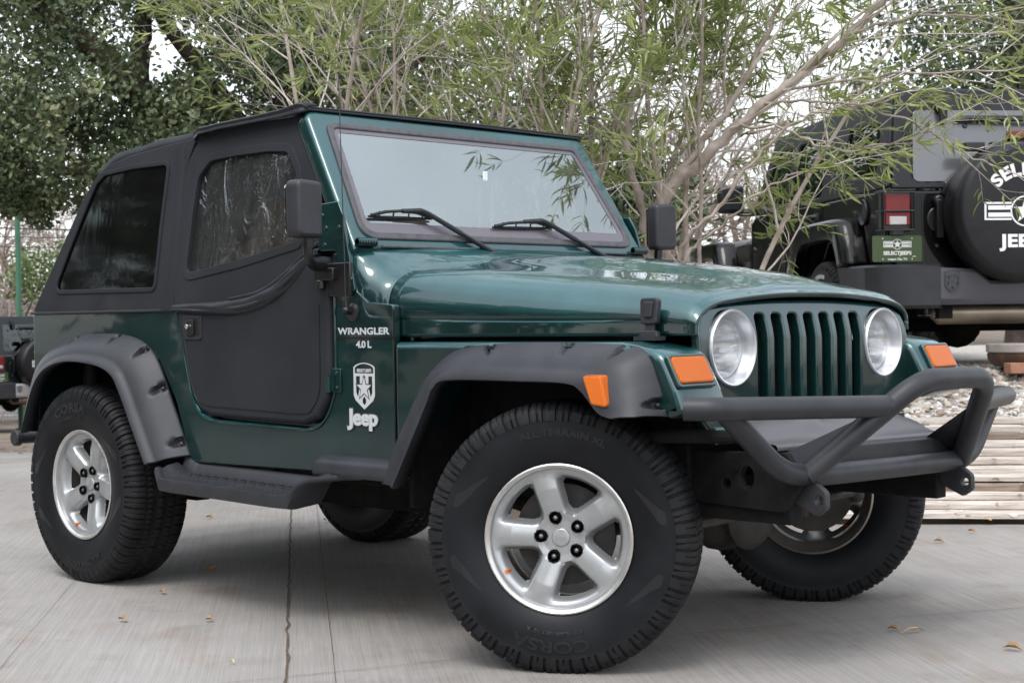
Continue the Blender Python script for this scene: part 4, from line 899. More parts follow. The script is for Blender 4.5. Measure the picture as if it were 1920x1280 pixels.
def concrete():
    m = bpy.data.materials.new('broomed_concrete'); m.use_nodes = True; n = m.node_tree; b = n.nodes['Principled BSDF']; L = n.links.new
    t = n.nodes.new('ShaderNodeTexCoord'); mp = n.nodes.new('ShaderNodeMapping'); mp.vector_type = 'POINT'
    mp.inputs['Rotation'].default_value = (0, 0, math.atan2(.62, .785)); L(t.outputs['Object'], mp.inputs[0])
    def noise_(sc, det, st=None, ro=.55):
        q = n.nodes.new('ShaderNodeMapping'); q.inputs['Scale'].default_value = st or (1, 1, 1); L(mp.outputs[0], q.inputs[0])
        z = n.nodes.new('ShaderNodeTexNoise'); z.inputs['Scale'].default_value = sc; z.inputs['Detail'].default_value = det; z.inputs['Roughness'].default_value = ro; L(q.outputs[0], z.inputs['Vector']); return z.outputs['Fac']
    def ramp(f, a, ca, b_, cb):
        r = n.nodes.new('ShaderNodeValToRGB'); r.color_ramp.elements[0].position = a; r.color_ramp.elements[0].color = ca; r.color_ramp.elements[1].position = b_; r.color_ramp.elements[1].color = cb; L(f, r.inputs[0]); return r.outputs[0]
    def mul(a, b_, f=1):
        x = n.nodes.new('ShaderNodeMix'); x.data_type = 'RGBA'; x.blend_type = 'MULTIPLY'; x.inputs['Factor'].default_value = f; L(a, x.inputs[6]); L(b_, x.inputs[7]); return x.outputs[2]
    base = ramp(noise_(.7, 6), .3, (.270, .256, .236, 1), .7, (.338, .326, .307, 1))
    broom = noise_(1, 3, (2.2, 240, 1), .75); broom2 = noise_(1, 2, (.8, 60, 1), .6)
    c = mul(base, ramp(broom, .3, (.80, .80, .80, 1), .6, (1.06, 1.04, 1.04, 1)))
    c = mul(c, ramp(broom2, .3, (.91, .91, .905, 1), .6, (1.03, 1.03, 1.03, 1)))
    c = mul(c, ramp(noise_(420, 2), .28, (.62, .61, .59, 1), .45, (1, 1, 1, 1)))
    c = mul(c, ramp(noise_(1.7, 5, (1, 1.6, 1)), .56, (1, 1, 1, 1), .74, (.86, .76, .69, 1)))
    c = mul(c, ramp(noise_(.45, 8, None, .6), .42, (.86, .85, .84, 1), .56, (1, 1, 1, 1)))
    c = mul(c, ramp(noise_(26, 3), .70, (1, 1, 1, 1), .78, (.72, .68, .62, 1)))
    c = mul(c, ramp(noise_(3.1, 7, None, .65), .30, (.80, .79, .78, 1), .46, (1, 1, 1, 1)))
    L(c, b.inputs['Base Color']); b.inputs['Roughness'].default_value = .88; b.inputs['Specular IOR Level'].default_value = .25
    bp = n.nodes.new('ShaderNodeBump'); bp.inputs['Strength'].default_value = .55; bp.inputs['Distance'].default_value = .003; L(broom, bp.inputs['Height']); L(bp.outputs[0], b.inputs['Normal'])
    return m
M['concrete'] = concrete()
M['soil'] = mat('leafy_soil', (.085, .06, .042), .95, var=(.19, .15, .11), vscale=3, bump=.8, bscale=40, bdist=.02)
M['gravelbase'] = mat('gravel_bed', (.30, .27, .235), .9, var=(.44, .41, .37), vscale=30, bump=1, bscale=40, bdist=.02)
M['joint'] = mat('joint_debris', (.05, .038, .028), .95, var=(.13, .09, .055), vscale=40)
M['timber'] = mat('weathered_timber', (.36, .30, .25), .85, var=(.68, .62, .56), vscale=7, bump=.8, bscale=30, bdist=.006, stretch=(.5, 7, 7), detail=8)
M['timberdark'] = mat('dark_timber_edge', (.14, .10, .075), .9, var=(.30, .23, .18), vscale=10, stretch=(.6, 6, 6))
M['leafdry'] = mat('dry_leaf', (.26, .17, .09), .8, var=(.45, .30, .16), vscale=12)
M['brick'] = mat('brick', (.28, .13, .08), .9, var=(.36, .2, .13), vscale=14, bump=.5, bscale=50)
M['spool'] = mat('weathered_grey_wood', (.23, .205, .185), .9, var=(.36, .33, .30), vscale=9, bump=.5, bscale=40, bdist=.004)
M['bark'] = mat('pale_oleander_bark', (.22, .175, .14), .9, var=(.42, .36, .31), vscale=14, bump=.6, bscale=60, bdist=.004)
M['twig'] = mat('pale_twig', (.34, .28, .23), .85, var=(.60, .54, .48), vscale=11)
M['oakbark'] = mat('dark_oak_bark', (.035, .025, .020), .95, var=(.075, .055, .043), vscale=8, bump=1, bscale=30, bdist=.02)
M['bare'] = mat('bare_branches', (.22, .17, .14), .9, var=(.34, .28, .24), vscale=5)

def inv_drive(x, y): return Vector((x, y, 0)).dot(Nv)
base = MB()
mb = hgrid(-110, 110, -60, 160, 2.2, lambda x, y: gz(x, y)-(.5 if -2.6 < Vector((x, y, 0)).dot(Nv)-T0 < 3.4 and -1.6 < Vector((x, y, 0)).dot(Tv) < 12 else .06)); mb.build('ground', M['soil'], None, kind='structure', smooth=60)
# concrete drive: a sheet up to the foot of the timbers, running on to the far left
DM = Matrix(((Tv.x, Nv.x, 0, 0), (Tv.y, Nv.y, 0, 0), (0, 0, 1, 0), (0, 0, 0, 1)))
mb = hgrid(-11.1, 12, T0-15, T0+6.01, .5, gz, DM, keep=lambda s, t: t < T0 or (s < .85))
vs = mb.v
mb.build('drive', M['concrete'], None, kind='structure', smooth=60)
mb = hgrid(.8, 12, T0+1.04, T0+9.04, .2, lambda x, y: gz(x, y)+.004+.02*(noise.noise(Vector((x*2, y*2, 0)))), DM); mb.build('gravel_bed', M['gravelbase'], None, kind='structure', smooth=60)
# joints cut in the concrete
jd = Vector((.785, -.62, 0)).normalized(); jn = Vector((.62, .785, 0)).normalized()
def joint(off, wd, m, a0=-9, a1=7, wob=.004, name='joint'):
    mb = MB(); P = [jn*off+jd*(a0+(a1-a0)*k/120)+jn*(wob*noise.noise(Vector((k*.9, off, 0)))) for k in range(121)]
    vs = []
    for k, p in enumerate(P):
        ww = wd*(.55+.75*abs(noise.noise(Vector((k*.7, off*5, 3)))))
        for q in (-ww, ww):
            v = p+jn*q; vs.append((v.x, v.y, max(gz(v.x, v.y), 0)+.004))
    P2 = [(2*k, 2*k+1, 2*k+3, 2*k+2) for k in range(120)]; mb.add(vs, P2); o = mb.build(name, m, None, kind='structure'); return o
joint(.149, .0055, M['joint'], -3.2, 7, .010, 'expansion_joint'); joint(.285, .0013, M['joint'], -3.2, 7, .002, 'control_joint'); joint(-.677, .0008, M['joint'], -4, 7, .003, 'control_joint'); joint(-3.0, .0015, M['joint'], -3.2, 7, .01, 'control_joint')
mb = MB(); P = [Vector((1.62, -1.97, .004)), Vector((1.922, -1.33, .004)), Vector((2.2, -.67, .004)), Vector((2.495, .037, .004)), Vector((3.006, .937, .004)), Vector((3.5, 1.9, .004))]; P = crom(P, 8); vs = []
for k, p in enumerate(P):
    q = .0011+.0014*noise.noise(Vector((k*1.3, 0, 0))); vs += [(p.x-q, p.y+q*.5, .004), (p.x+q, p.y-q*.5, .004)]
mb.add(vs, [(2*k, 2*k+1, 2*k+3, 2*k+2) for k in range(len(P)-1)]); mb.build('control_joint', M['joint'], None, kind='structure')

# timber planks stepping up the bank
rr = random.Random(11); NPK = 12
for k in range(NPK):
    t = T0+.02+k*.086; L0 = 1.35+rr.uniform(-.1, .25); L1 = 6.6+rr.uniform(-.2, .4)
    mb = MB(); n = 26; rows = []
    hgt = .034; wd = .084
    z = .012+.0352*k
    for i in range(n+1):
        s = L0+(L1-L0)*i/n; jz = .006*noise.noise(Vector((s*1.2, k*3.1, 0))); jy = .006*noise.noise(Vector((s*1.5, k*2.7, 9)))
        w0 = wd/2-.004
        prof = [(-w0, hgt-.030), (-w0, hgt-.006), (-w0+.006, hgt), (w0, hgt+.003), (w0, hgt-.030)]
        rows.append([Vector((s, t+q+jy, z+h+jz)) for q, h in prof])
    mb.loft(rows); mb.add(rows[0], [(0, 1, 2, 3, 4)]); mb.add(rows[-1], [(4, 3, 2, 1, 0)])
    o = mb.build('timber_plank', M['timber'] if k % 3 else M['timberdark'] if k % 2 else M['timber'], None, smooth=30)
    o.rotation_euler = (0, 0, math.atan2(Tv.y, Tv.x))
    tag(o, 'weathered plank of the stepped bank, %s' % ('lowest of the stack, lying on the concrete' if k == 0 else 'topmost, against the gravel' if k == NPK-1 else ['second', 'third', 'fourth', 'fifth', 'sixth', 'seventh', 'eighth', 'ninth', 'tenth', 'eleventh'][k-1]+' counting up from the concrete'), 'plank', 'weathered timber planks stepping up the bank')

# stones on the terrace
def ico(r, rr):
    t = (1+5**.5)/2; V = [(-1, t, 0), (1, t, 0), (-1, -t, 0), (1, -t, 0), (0, -1, t), (0, 1, t), (0, -1, -t), (0, 1, -t), (t, 0, -1), (t, 0, 1), (-t, 0, -1), (-t, 0, 1)]
    Fc = [(0, 11, 5), (0, 5, 1), (0, 1, 7), (0, 7, 10), (0, 10, 11), (1, 5, 9), (5, 11, 4), (11, 10, 2), (10, 7, 6), (7, 1, 8), (3, 9, 4), (3, 4, 2), (3, 2, 6), (3, 6, 8), (3, 8, 9), (4, 9, 5), (2, 4, 11), (6, 2, 10), (8, 6, 7), (9, 8, 1)]
    sx, sy, sz = rr.uniform(.7, 1.3), rr.uniform(.6, 1.1), rr.uniform(.35, .7); R3 = Matrix.Rotation(rr.uniform(0, 6), 3, 'Z') @ Matrix.Rotation(rr.uniform(-.5, .5), 3, 'X')
    return [R3 @ Vector((x*sx*rr.uniform(.8, 1.15), y*sy*rr.uniform(.8, 1.15), z*sz))*(r/1.9) for x, y, z in V], Fc
def stones(n, area, rmin, rmax, name, mats, seed, kind=None, zoff=0):
    rr = random.Random(seed); mb = MB()
    for i in range(n):
        s, t = area(rr); p = Tv*s+Nv*t; V, Fc = ico(rmin+(rmax-rmin)*rr.random()**2.2, rr); z = gz(p.x, p.y)+.012+zoff
        mb.cur = rr.randrange(len(mats)); mb.add([v+Vector((p.x, p.y, z)) for v in V], Fc)
    return mb.build(name, mats, None, smooth=0)
gm = [mat('stone_pale', (.55, .52, .48), .85), mat('stone_cream', (.46, .40, .33), .85), mat('stone_grey', (.30, .285, .27), .85), mat('stone_white', (.66, .64, .61), .8), mat('stone_brown', (.34, .26, .20), .85)]
g = stones(13000, lambda r: (r.uniform(1.3, 6.4), T0+r.uniform(1.04, 2.5)), .013, .034, 'gravel', gm, 5); tag(g, 'pale gravel covering the raised bank behind the timbers', 'gravel', kind='stuff')
g = stones(260, lambda r: (r.uniform(1.3, 6.4), T0+r.uniform(-.25, 1.3)), .008, .026, 'loose_gravel', gm, 6, zoff=.045); tag(g, 'loose pebbles spilled over the timbers and drive edge', 'pebbles', kind='stuff')
def leafv(p, d, up, L, wd, curl=.25, fold=.25):
    # small blade of four faces with a fold along its midrib
    side = d.cross(up); side = side.normalized() if side.length > 1e-6 else Vector((1, 0, 0)); up = side.cross(d).normalized()
    m1 = p+d*L*.33+up*(curl*L*.10); m2 = p+d*L*.68+up*(curl*L*.06); tip = p+d*L-up*(curl*L*.18)
    v = [p, m1+side*wd*.5+up*wd*fold, m1, m1-side*wd*.5+up*wd*fold, m2+side*wd*.40+up*wd*fold, m2, m2-side*wd*.40+up*wd*fold, tip]
    return v, [(0, 1, 2), (0, 2, 3), (1, 4, 5, 2), (2, 5, 6, 3), (4, 7, 5), (5, 7, 6)]
rr = random.Random(3); mb = MB()
for i in range(420):
    if i < 300: s, t = rr.uniform(1.4, 6.4), T0+rr.uniform(-.12, 1.5)
    else: s, t = rr.uniform(-9, -2), T0+rr.uniform(5.2, 6.6)
    p = Tv*s+Nv*t; z = gz(p.x, p.y)+(.062 if i < 300 and t > T0 else .012); a = rr.uniform(0, 6.3)
    v, f = leafv(Vector((p.x, p.y, z)), Vector((math.cos(a), math.sin(a), rr.uniform(-.1, .3))).normalized(), Vector((rr.uniform(-.3, .3), rr.uniform(-.3, .3), 1)), rr.uniform(.03, .08), rr.uniform(.012, .03)); mb.add(v, f)
tag(mb.build('leaf_litter', M['leafdry'], None, smooth=0), 'brown leaf litter scattered over the timbers and the drive edge', 'leaf litter', kind='stuff')
LV = [(380, 1068, .085, 'dark curled leaf lying in the shade between the two right wheels'), (223, 1164, .05, 'small orange leaf on the concrete left of the open joint'), (386, 972, .05, 'tan leaf just behind the running board shadow'), (608, 978, .06, 'pale yellow leaf beside the far rear tyre'), (1663, 1182, .045, 'orange leaf on the concrete right of the front tyre'), (1722, 1190, .10, 'long thin straw leaf lying across the drive at the right'), (385, 1165, .03, 'tiny brown leaf near the middle left of the drive'), (432, 1244, .02, 'white petal scrap on the concrete near the bottom joint'), (1880, 1218, .06, 'pale crescent leaf near the right edge of the drive'), (1815, 998, .05, 'curved straw bit just in front of the lowest timber'), (1750, 1017, .05, 'thin brown leaf on the drive behind the far front tyre'), (300, 1112, .04, 'faded leaf scrap on the concrete ahead of the rear wheel')]
LW = [(.127,-.352),(.82,-1.174),(-1.25,.63),(-.665,.925),(2.853,.315),(2.921,.285),(1.054,-.991),(1.653,-1.324),(3.258,.281),(1.977,2.5),(2.014,2.12),(.464,-.777)]
for i, ((u, v_, L, lab), (x, y)) in enumerate(zip(LV, LW)):
    rr = random.Random(i+40); mb = MB(); a = R_(-20)+rr.uniform(-.5, .5) if L < .09 else R_(44)
    d = Vector((math.cos(a+.5), math.sin(a+.5), .02)).normalized(); wd = L*(.42 if L < .09 and L > .03 else .10 if L >= .09 else .6)
    v, f = leafv(Vector((0, 0, .006)), d, Vector((.2, -.2, 1)), L, wd, curl=-.9 if i == 0 else .6, fold=.5); mb.add(v, f)
    o = mb.build('fallen_leaf', M['leafdry'] if i not in (3, 7) else mat('pale_leaf', (.50, .42, .24), .8), None, smooth=0); o.location = (x, y, gz(x, y)+.002); tag(o, lab, 'leaf', 'leaves fallen on the drive')

# ------------------------------------------------------------------ foliage helpers
def leafmat(name, a, b_, c, rough=.45, trans=.35, sc=2.2):
    m = bpy.data.materials.new(name); m.use_nodes = True; n = m.node_tree; n.nodes.clear(); L = n.links.new
    o = n.nodes.new('ShaderNodeOutputMaterial'); p = n.nodes.new('ShaderNodeBsdfPrincipled'); tl = n.nodes.new('ShaderNodeBsdfTranslucent'); mm = n.nodes.new('ShaderNodeMixShader'); mm.inputs[0].default_value = trans
    g = n.nodes.new('ShaderNodeNewGeometry'); rp = n.nodes.new('ShaderNodeValToRGB'); e = rp.color_ramp.elements; e[0].position = 0; e[0].color = (*a, 1); e[1].position = 1; e[1].color = (*c, 1); q = e.new(.6); q.color = (*b_, 1)
    t = n.nodes.new('ShaderNodeTexCoord'); nz = n.nodes.new('ShaderNodeTexNoise'); nz.inputs['Scale'].default_value = sc; L(t.outputs['Object'], nz.inputs['Vector'])
    ad = n.nodes.new('ShaderNodeMath'); ad.operation = 'MULTIPLY_ADD'; ad.inputs[1].default_value = .55; L(g.outputs['Random Per Island'], ad.inputs[0])
    mr = n.nodes.new('ShaderNodeMapRange'); mr.inputs['From Min'].default_value = .3; mr.inputs['From Max'].default_value = .7; mr.inputs['To Min'].default_value = -.1; mr.inputs['To Max'].default_value = .5; L(nz.outputs['Fac'], mr.inputs[0]); L(mr.outputs[0], ad.inputs[2])
    L(ad.outputs[0], rp.inputs[0]); L(rp.outputs[0], p.inputs['Base Color']); L(rp.outputs[0], tl.inputs['Color']); p.inputs['Roughness'].default_value = rough; p.inputs['Specular IOR Level'].default_value = .4
    L(p.outputs[0], mm.inputs[1]); L(tl.outputs[0], mm.inputs[2]); L(mm.outputs[0], o.inputs[0]); return m
M['oleaf'] = leafmat('oleander_leaf', (.13, .165, .05), (.26, .31, .10), (.52, .52, .22), trans=.35)
M['oakleaf'] = leafmat('live_oak_leaf', (.055, .085, .038), (.115, .15, .07), (.31, .30, .16), rough=.35, trans=.15)
M['darkleaf'] = leafmat('far_evergreen_leaf', (.045, .065, .032), (.075, .10, .05), (.14, .155, .085), trans=.2, sc=.9)
M['brushleaf'] = leafmat('far_brush_leaf', (.07, .11, .035), (.12, .17, .055), (.22, .26, .11), trans=.25, sc=1.2)
def rdir(rr): 
    z = rr.uniform(-1, 1); a = rr.uniform(0, 2*PI); q = math.sqrt(1-z*z); return Vector((q*math.cos(a), q*math.sin(a), z))
class Shrub:
    def __init__(s, seed): s.rr = random.Random(seed); s.st = MB(); s.lf = MB(); s.nl = 0; s.zmax = 99
    def leaves(s, p, d, k, Lm, spread=1.0):
        for i in range(k):
            q = rdir(s.rr); q = (q-d*q.dot(d)); 
            if q.length < .1: continue
            q.normalize(); dd = (d*s.rr.uniform(.35, 1.3)+q*s.rr.uniform(.5, 1.0)*spread).normalized(); L = Lm*s.rr.uniform(.6, 1.15)
            v, f = leafv(p-d*s.rr.uniform(0, .10), dd, q+Vector((0, 0, .3)), L, L*s.rr.uniform(.11, .165), curl=s.rr.uniform(-.3, .8), fold=.22); s.lf.add(v, f); s.nl += 1
    def stem(s, p, d, L, r, lev, leafy=1.0, bend=Vector((0, 0, 0)), sides=6, wob=.10):
        n = max(4, int(L/.14)); pts = [p.copy()]; step = L/n; dirs = []
        for i in range(n):
            d = (d+rdir(s.rr)*wob+bend*(i/n)).normalized(); pts.append(pts[-1]+d*step); dirs.append(d)
        s.st.cur = 0 if r > .009 else 1; s.st.tube(pts, [r*(1-.62*i/n) for i in range(n+1)], sides if r > .008 else 4, cap=False)
        return pts, dirs
    def grow(s, p, d, L, r, lev, cfg):
        if p.z > s.zmax: return
        pts, dirs = s.stem(p, d, L, r, lev, bend=cfg['bend'][lev], wob=cfg['wob'][lev])
        if lev == len(cfg['n'])-1 or r < .0016:
            s.leaves(pts[-1], dirs[-1], cfg['tip'], cfg['leaf'])
            for j in range(2, len(pts)-1):
                if s.rr.random() < cfg['along']: s.leaves(pts[j], dirs[j], 3, cfg['leaf']*.9)
            return
        k = cfg['n'][lev]; n = len(pts)-1
        for i in range(k):
            t = cfg['t0'][lev]+(1-cfg['t0'][lev])*(i+s.rr.random())/k; j = min(n-1, int(t*n)); q = rdir(s.rr); dd = dirs[j]; q = (q-dd*q.dot(dd)).normalized()
            nd = (dd*1.0+q*cfg['spread'][lev]).normalized()
            s.grow(pts[j], nd, L*cfg['len'][lev]*s.rr.uniform(.7, 1.25), max(.0014, r*(1-.6*t)*cfg['rad'][lev]), lev+1, cfg)
        s.leaves(pts[-1], dirs[-1], cfg['tip'], cfg['leaf'])

# ------------------------------------------------------------------ oleander shrubs
CFG = dict(n=[6, 5, 4, 0], t0=[.34, .3, .2], len=[.48, .50, .55], rad=[.50, .5, .55], spread=[.70, .75, .8], bend=[Vector((0, 0, -.02)), Vector((0, 0, .02)), Vector((0, 0, -.05)), Vector((0, 0, -.02))], wob=[.09, .16, .22, .24], tip=7, along=.20, leaf=.108)
def oleander(base, stems, seed, label, cfg=CFG, paths=()):
    sh = Shrub(seed); sh.zmax = 3.15-base[2]; e = empty('oleander_shrub', label, 'shrub', tuple(base), 0, 'oleander shrubs behind the car')
    for (dx, dz, dy, L, r) in stems:                    # lean to the right, up, away; length; radius
        d = (RH*dx+Vector((0, 0, dz))+FH*dy).normalized(); o = RH*sh.rr.uniform(-.25, .25)+FH*sh.rr.uniform(-.2, .2)
        sh.grow(o, d, L, r, 0, cfg)
    for pts, r0, r1, nb, bias, bl, br, t0, c2 in paths:   # limbs whose course the photo shows: (right, height, away) points
        P = crom([away(r, d, z)-Vector(base) for r, z, d in pts], 7); n = len(P)-1; P = [p+rdir(sh.rr)*.012 for p in P]
        sh.st.cur = 0; sh.st.tube(P, [r0+(r1-r0)*i/n for i in range(n+1)], 8, cap=False)
        for i in range(nb):
            t = t0+(1-t0)*(i+sh.rr.random())/nb; j = min(n-1, int(t*n)); tg = (P[j+1]-P[j]).normalized(); q = rdir(sh.rr)
            sh.grow(P[j], (tg*.6+bias+q*.55).normalized(), bl*sh.rr.uniform(.6, 1.2), br*sh.rr.uniform(.7, 1.2), 1, c2)
        sh.leaves(P[-1], (P[-1]-P[-2]).normalized(), 7, c2['leaf'])
    s_ = sh.st.build('stems', [M['bark'], M['twig']], e, smooth=60); l_ = sh.lf.build('foliage', M['oleaf'], e, smooth=0)
    return e, sh.nl
CFD = dict(CFG); CFD['bend'] = [Vector((0, 0, 0)), RH*.02+Vector((0, 0, -.055)), Vector((0, 0, -.05)), Vector((0, 0, -.01))]; CFD['leaf'] = .098; CFD['n'] = [0, 3, 2, 0]; CFD['along'] = .03; CFD['tip'] = 5; CFD['t0'] = [.4, .35, .3]; CFD['len'] = [.4, .45, .5]; CFD['wob'] = [.1, .13, .2, .24]
CFU = dict(CFG); CFU['n'] = [0, 5, 4, 0]; CFU['len'] = [.4, .5, .5]
B1 = away(.78, 7.9, .35)
PT = [([(.78, .35, 7.9), (.76, 1.30, 7.9), (.76, 1.56, 7.9), (.987, 1.80, 7.85), (1.25, 2.03, 7.8), (1.505, 2.22, 7.75), (1.66, 2.36, 7.7), (1.92, 2.60, 7.6), (2.24, 2.80, 7.5)], .040, .010, 13, RH*.75+Vector((0, 0, .02))-FH*.15, .95, .0065, .36, CFD),
      ([(.78, .35, 7.9), (.76, 1.30, 7.9), (.76, 1.56, 7.9), (.95, 1.84, 7.9), (1.15, 2.1, 7.95), (1.35, 2.5, 8.0), (1.6, 3.0, 8.0)], .030, .008, 9, Vector((0, 0, .35)), .9, .0075, .45, CFU),
      ([(.80, .60, 7.7), (.806, 1.27, 7.6), (.987, 1.51, 7.55), (1.174, 1.75, 7.5), (1.42, 1.93, 7.4), (1.75, 1.98, 7.3)], .013, .004, 3, RH*.5+Vector((0, 0, .25)), .5, .004, .75, CFD),
      ([(.80, .60, 7.7), (.82, 1.22, 7.6), (1.00, 1.42, 7.5), (1.22, 1.60, 7.4), (1.50, 1.70, 7.35)], .010, .003, 2, RH*.5+Vector((0, 0, .3)), .35, .003, .8, CFD),
      ([(1.25, 2.03, 7.8), (1.50, 2.02, 7.6), (1.80, 1.92, 7.4), (2.05, 1.76, 7.3), (2.22, 1.66, 7.25)], .008, .003, 5, RH*.6+Vector((0, 0, -.05)), .45, .0035, .2, CFD),
      ([(1.35, 2.10, 7.75), (1.75, 2.12, 7.5), (2.15, 2.10, 7.3), (2.60, 2.12, 7.2)], .008, .003, 8, RH*.6+Vector((0, 0, .05)), .5, .0035, .2, CFD),
      ([(1.66, 2.36, 7.7), (2.0, 2.40, 7.5), (2.4, 2.35, 7.4), (2.75, 2.22, 7.3)], .008, .003, 9, RH*.6, .55, .0035, .1, CFD),
      ([(1.10, 1.92, 7.8), (1.30, 1.90, 7.6), (1.52, 1.78, 7.5), (1.75, 1.78, 7.4), (1.95, 1.85, 7.3)], .008, .003, 7, RH*.4+Vector((0, 0, .05)), .45, .0035, .2, CFD),
      ([(.72, .4, 8.0), (.70, 1.3, 8.0), (.63, 1.7, 8.0), (.60, 2.0, 8.0), (.74, 2.3, 8.0), (.95, 2.7, 8.0)], .026, .012, 9, Vector((0, 0, .2)), .8, .007, .45, CFU),
      ([(1.92, 2.60, 7.6), (2.0, 2.85, 7.4), (1.95, 3.02, 7.25), (1.85, 3.10, 7.1)], .010, .004, 7, Vector((0, 0, -.05))-RH*.2, .26, .003, .55, CFD)]
oleander(B1, [(-.12, 1, .05, 2.6, .020), (-.34, 1, -.10, 2.6, .020), (.12, 1, .12, 2.6, .020), (-.02, 1, .35, 2.6, .022), (-.55, 1, .15, 2.5, .018), (.18, 1, .25, 2.6, .018), (.02, 1, -.1, 2.4, .014), (-.2, 1, .3, 2.6, .018)], 21, 'large many stemmed oleander rising between the green car and the black one', CFG, PT)
CF2 = dict(CFG); CF2['t0'] = [.55, .3, .2]
B2 = away(-.15, 8.0, .15)
oleander(B2, [(-.12, 1, 0, 2.7, .022), (.12, 1, -.15, 2.6, .022), (-.40, 1, -.10, 2.8, .020), (.30, 1, .15, 2.7, .024), (.02, 1, .3, 2.7, .022), (-.25, 1, .2, 2.7, .018), (.2, 1, 0, 2.6, .018)], 22, 'middle oleander with upright grey stems directly behind the windshield', CF2)
B3 = away(-.75, 8.2, .0)
oleander(B3, [(-.10, 1, 0, 3.0, .020), (-.30, 1, -.10, 3.0, .020), (.10, 1, .2, 3.0, .020), (-.2, 1, .15, 3.0, .018), (0, 1, -.1, 3.0, .016)], 23, 'leafy oleander at the left of the row, above the soft top', CF2)
# a spray that overhangs the far front corner and mirrors in the windshield
CF5 = dict(CFG); CF5['n'] = [4, 3, 0]; CF5['leaf'] = .12; CF5['tip'] = 6; CF5['t0'] = [.3, .3, .3]

for c, r in ((B2, .30), (B3, .17)):                      # earth left open in the paving round the shrubs
    mb = MB(); zc = gz(c.x, c.y)
    rows = [[Vector((c.x+q*r*(1+.12*noise.noise(Vector((a, q, 1))))*math.cos(a), c.y+q*r*(1+.12*noise.noise(Vector((a, q, 1))))*math.sin(a), max(gz(c.x+q*r*math.cos(a), c.y+q*r*math.sin(a)), zc-.02)+h)) for a in [2*PI*k/28 for k in range(28)]] for q, h in ((1.0, .004), (.85, .03), (.5, .05), (.02, .06))]
    mb.loft(rows, closed=True); mb.build('planting_bed', M['soil'], None, kind='structure')
# ------------------------------------------------------------------ trees
def crown(center, rad, n, L, seed, holes=.35, hs=.9, wd=.5, clump=.25, flat=False):
    """leaf blades in clumps through an uneven crown; noise cuts gaps the sky shows through"""
    rr = random.Random(seed); mb = MB(); c = Vector(center); made = 0; tries = 0
    while made < n and tries < n*4:
        tries += 1; q = rdir(rr)*(rr.random()**.45); p = Vector((q.x*rad[0], q.y*rad[1], q.z*rad[2]))
        v = noise.noise((p+c)*hs)+.5*noise.noise((p+c)*hs*2.7)
        if v < holes-.5: continue
        k = rr.randrange(6, 16)
        for i in range(k):
            pp = c+p+rdir(rr)*clump*rr.random()**.5; d = (rdir(rr)+Vector((0, 0, -.1))).normalized(); LL = L*rr.uniform(.6, 1.3); s = d.cross(rdir(rr)).normalized()*LL*wd*.5
            m_ = pp+d*LL*.5; mb.add([pp, m_+s, pp+d*LL, m_-s], [(0, 1, 2, 3)]); made += 1
    return mb
def limb(mb, pts, r0, r1, sides=9): P = crom([Vector(p) for p in pts], 6); n = len(P)-1; mb.tube([p+rdir(random)*.02 for p in P], [r0+(r1-r0)*i/n for i in range(n+1)], sides)
def A(r, d, z): return away(r, d, z)
# live oak at the upper left
ok_ = empty('live_oak_tree', 'big dark leaved live oak spreading over the upper left, behind the soft top', 'tree', tuple(A(-2.2, 14, -.1)))
o0 = A(-2.2, 14, -.1); mb = MB()
def rel(*q): return A(*q)-o0
limb(mb, [rel(-2.2, 14, -.1), rel(-2.3, 14, 1.2), rel(-2.6, 14, 2.2), rel(-2.95, 13.9, 2.75)], .30, .18, 12)
tr_ = mb.build('trunk', M['oakbark'], ok_, smooth=60)
mb = MB()
limb(mb, [rel(-2.95, 13.9, 2.70), rel(-3.25, 13.8, 3.0), rel(-3.55, 13.7, 3.35), rel(-4.3, 13.5, 3.9), rel(-5.4, 13.2, 4.4)], .17, .05)
limb(mb, [rel(-3.22, 13.8, 2.95), rel(-3.22, 13.8, 3.35), rel(-3.12, 13.8, 3.9), rel(-3.0, 14, 5.2)], .11, .05)
limb(mb, [rel(-2.3, 14, 1.6), rel(-2.2, 13.9, 2.4), rel(-2.55, 13.8, 3.0), rel(-3.0, 13.6, 3.7), rel(-3.2, 13.5, 4.6)], .12, .04)
limb(mb, [rel(-2.2, 13.9, 2.3), rel(-1.9, 13.8, 2.55), rel(-1.4, 13.6, 2.8), rel(-.6, 13.4, 3.3)], .10, .04)
limb(mb, [rel(-2.2, 14, 2.4), rel(-1.8, 13.9, 3.2), rel(-1.2, 13.9, 4.1), rel(-.3, 14, 5.0)], .12, .04)
limb(mb, [rel(-2.9, 13.9, 2.4), rel(-3.5, 13.6, 2.3), rel(-4.2, 13.3, 2.35)], .08, .02)
mb.build('limbs', M['oakbark'], ok_, smooth=60)
cr_ = MB()
for (r, d, z, a, b_, c, n, hl) in ((-3.9, 13.6, 2.75, 1.5, 1.3, .72, 17000, .22), (-2.6, 13.7, 2.95, 1.0, 1.1, .60, 8000, .38), (-4.0, 13.6, 3.9, 1.7, 1.4, .75, 14000, .34), (-2.3, 13.8, 3.75, 1.3, 1.4, .75, 10000, .42), (-3.0, 13.8, 4.9, 2.6, 2, .9, 9000, .40), (-.5, 14.0, 4.3, 1.7, 1.5, .9, 6500, .40), (-1.2, 14.0, 3.2, .95, 1.2, .55, 6000, .42), (-4.35, 13.2, 2.25, .55, .6, .38, 2600, .36), (-5.2, 13.4, 3.0, .9, 1.2, 1.0, 5000, .25), (-3.05, 13.3, 2.3, .55, .6, .35, 3500, .3)):
    q = crown(rel(r, d, z), (a, b_, c), n, .058, int(abs(r*100)+z*10), hl, 1.3, .55, .16); cr_.add(q.v, q.f)
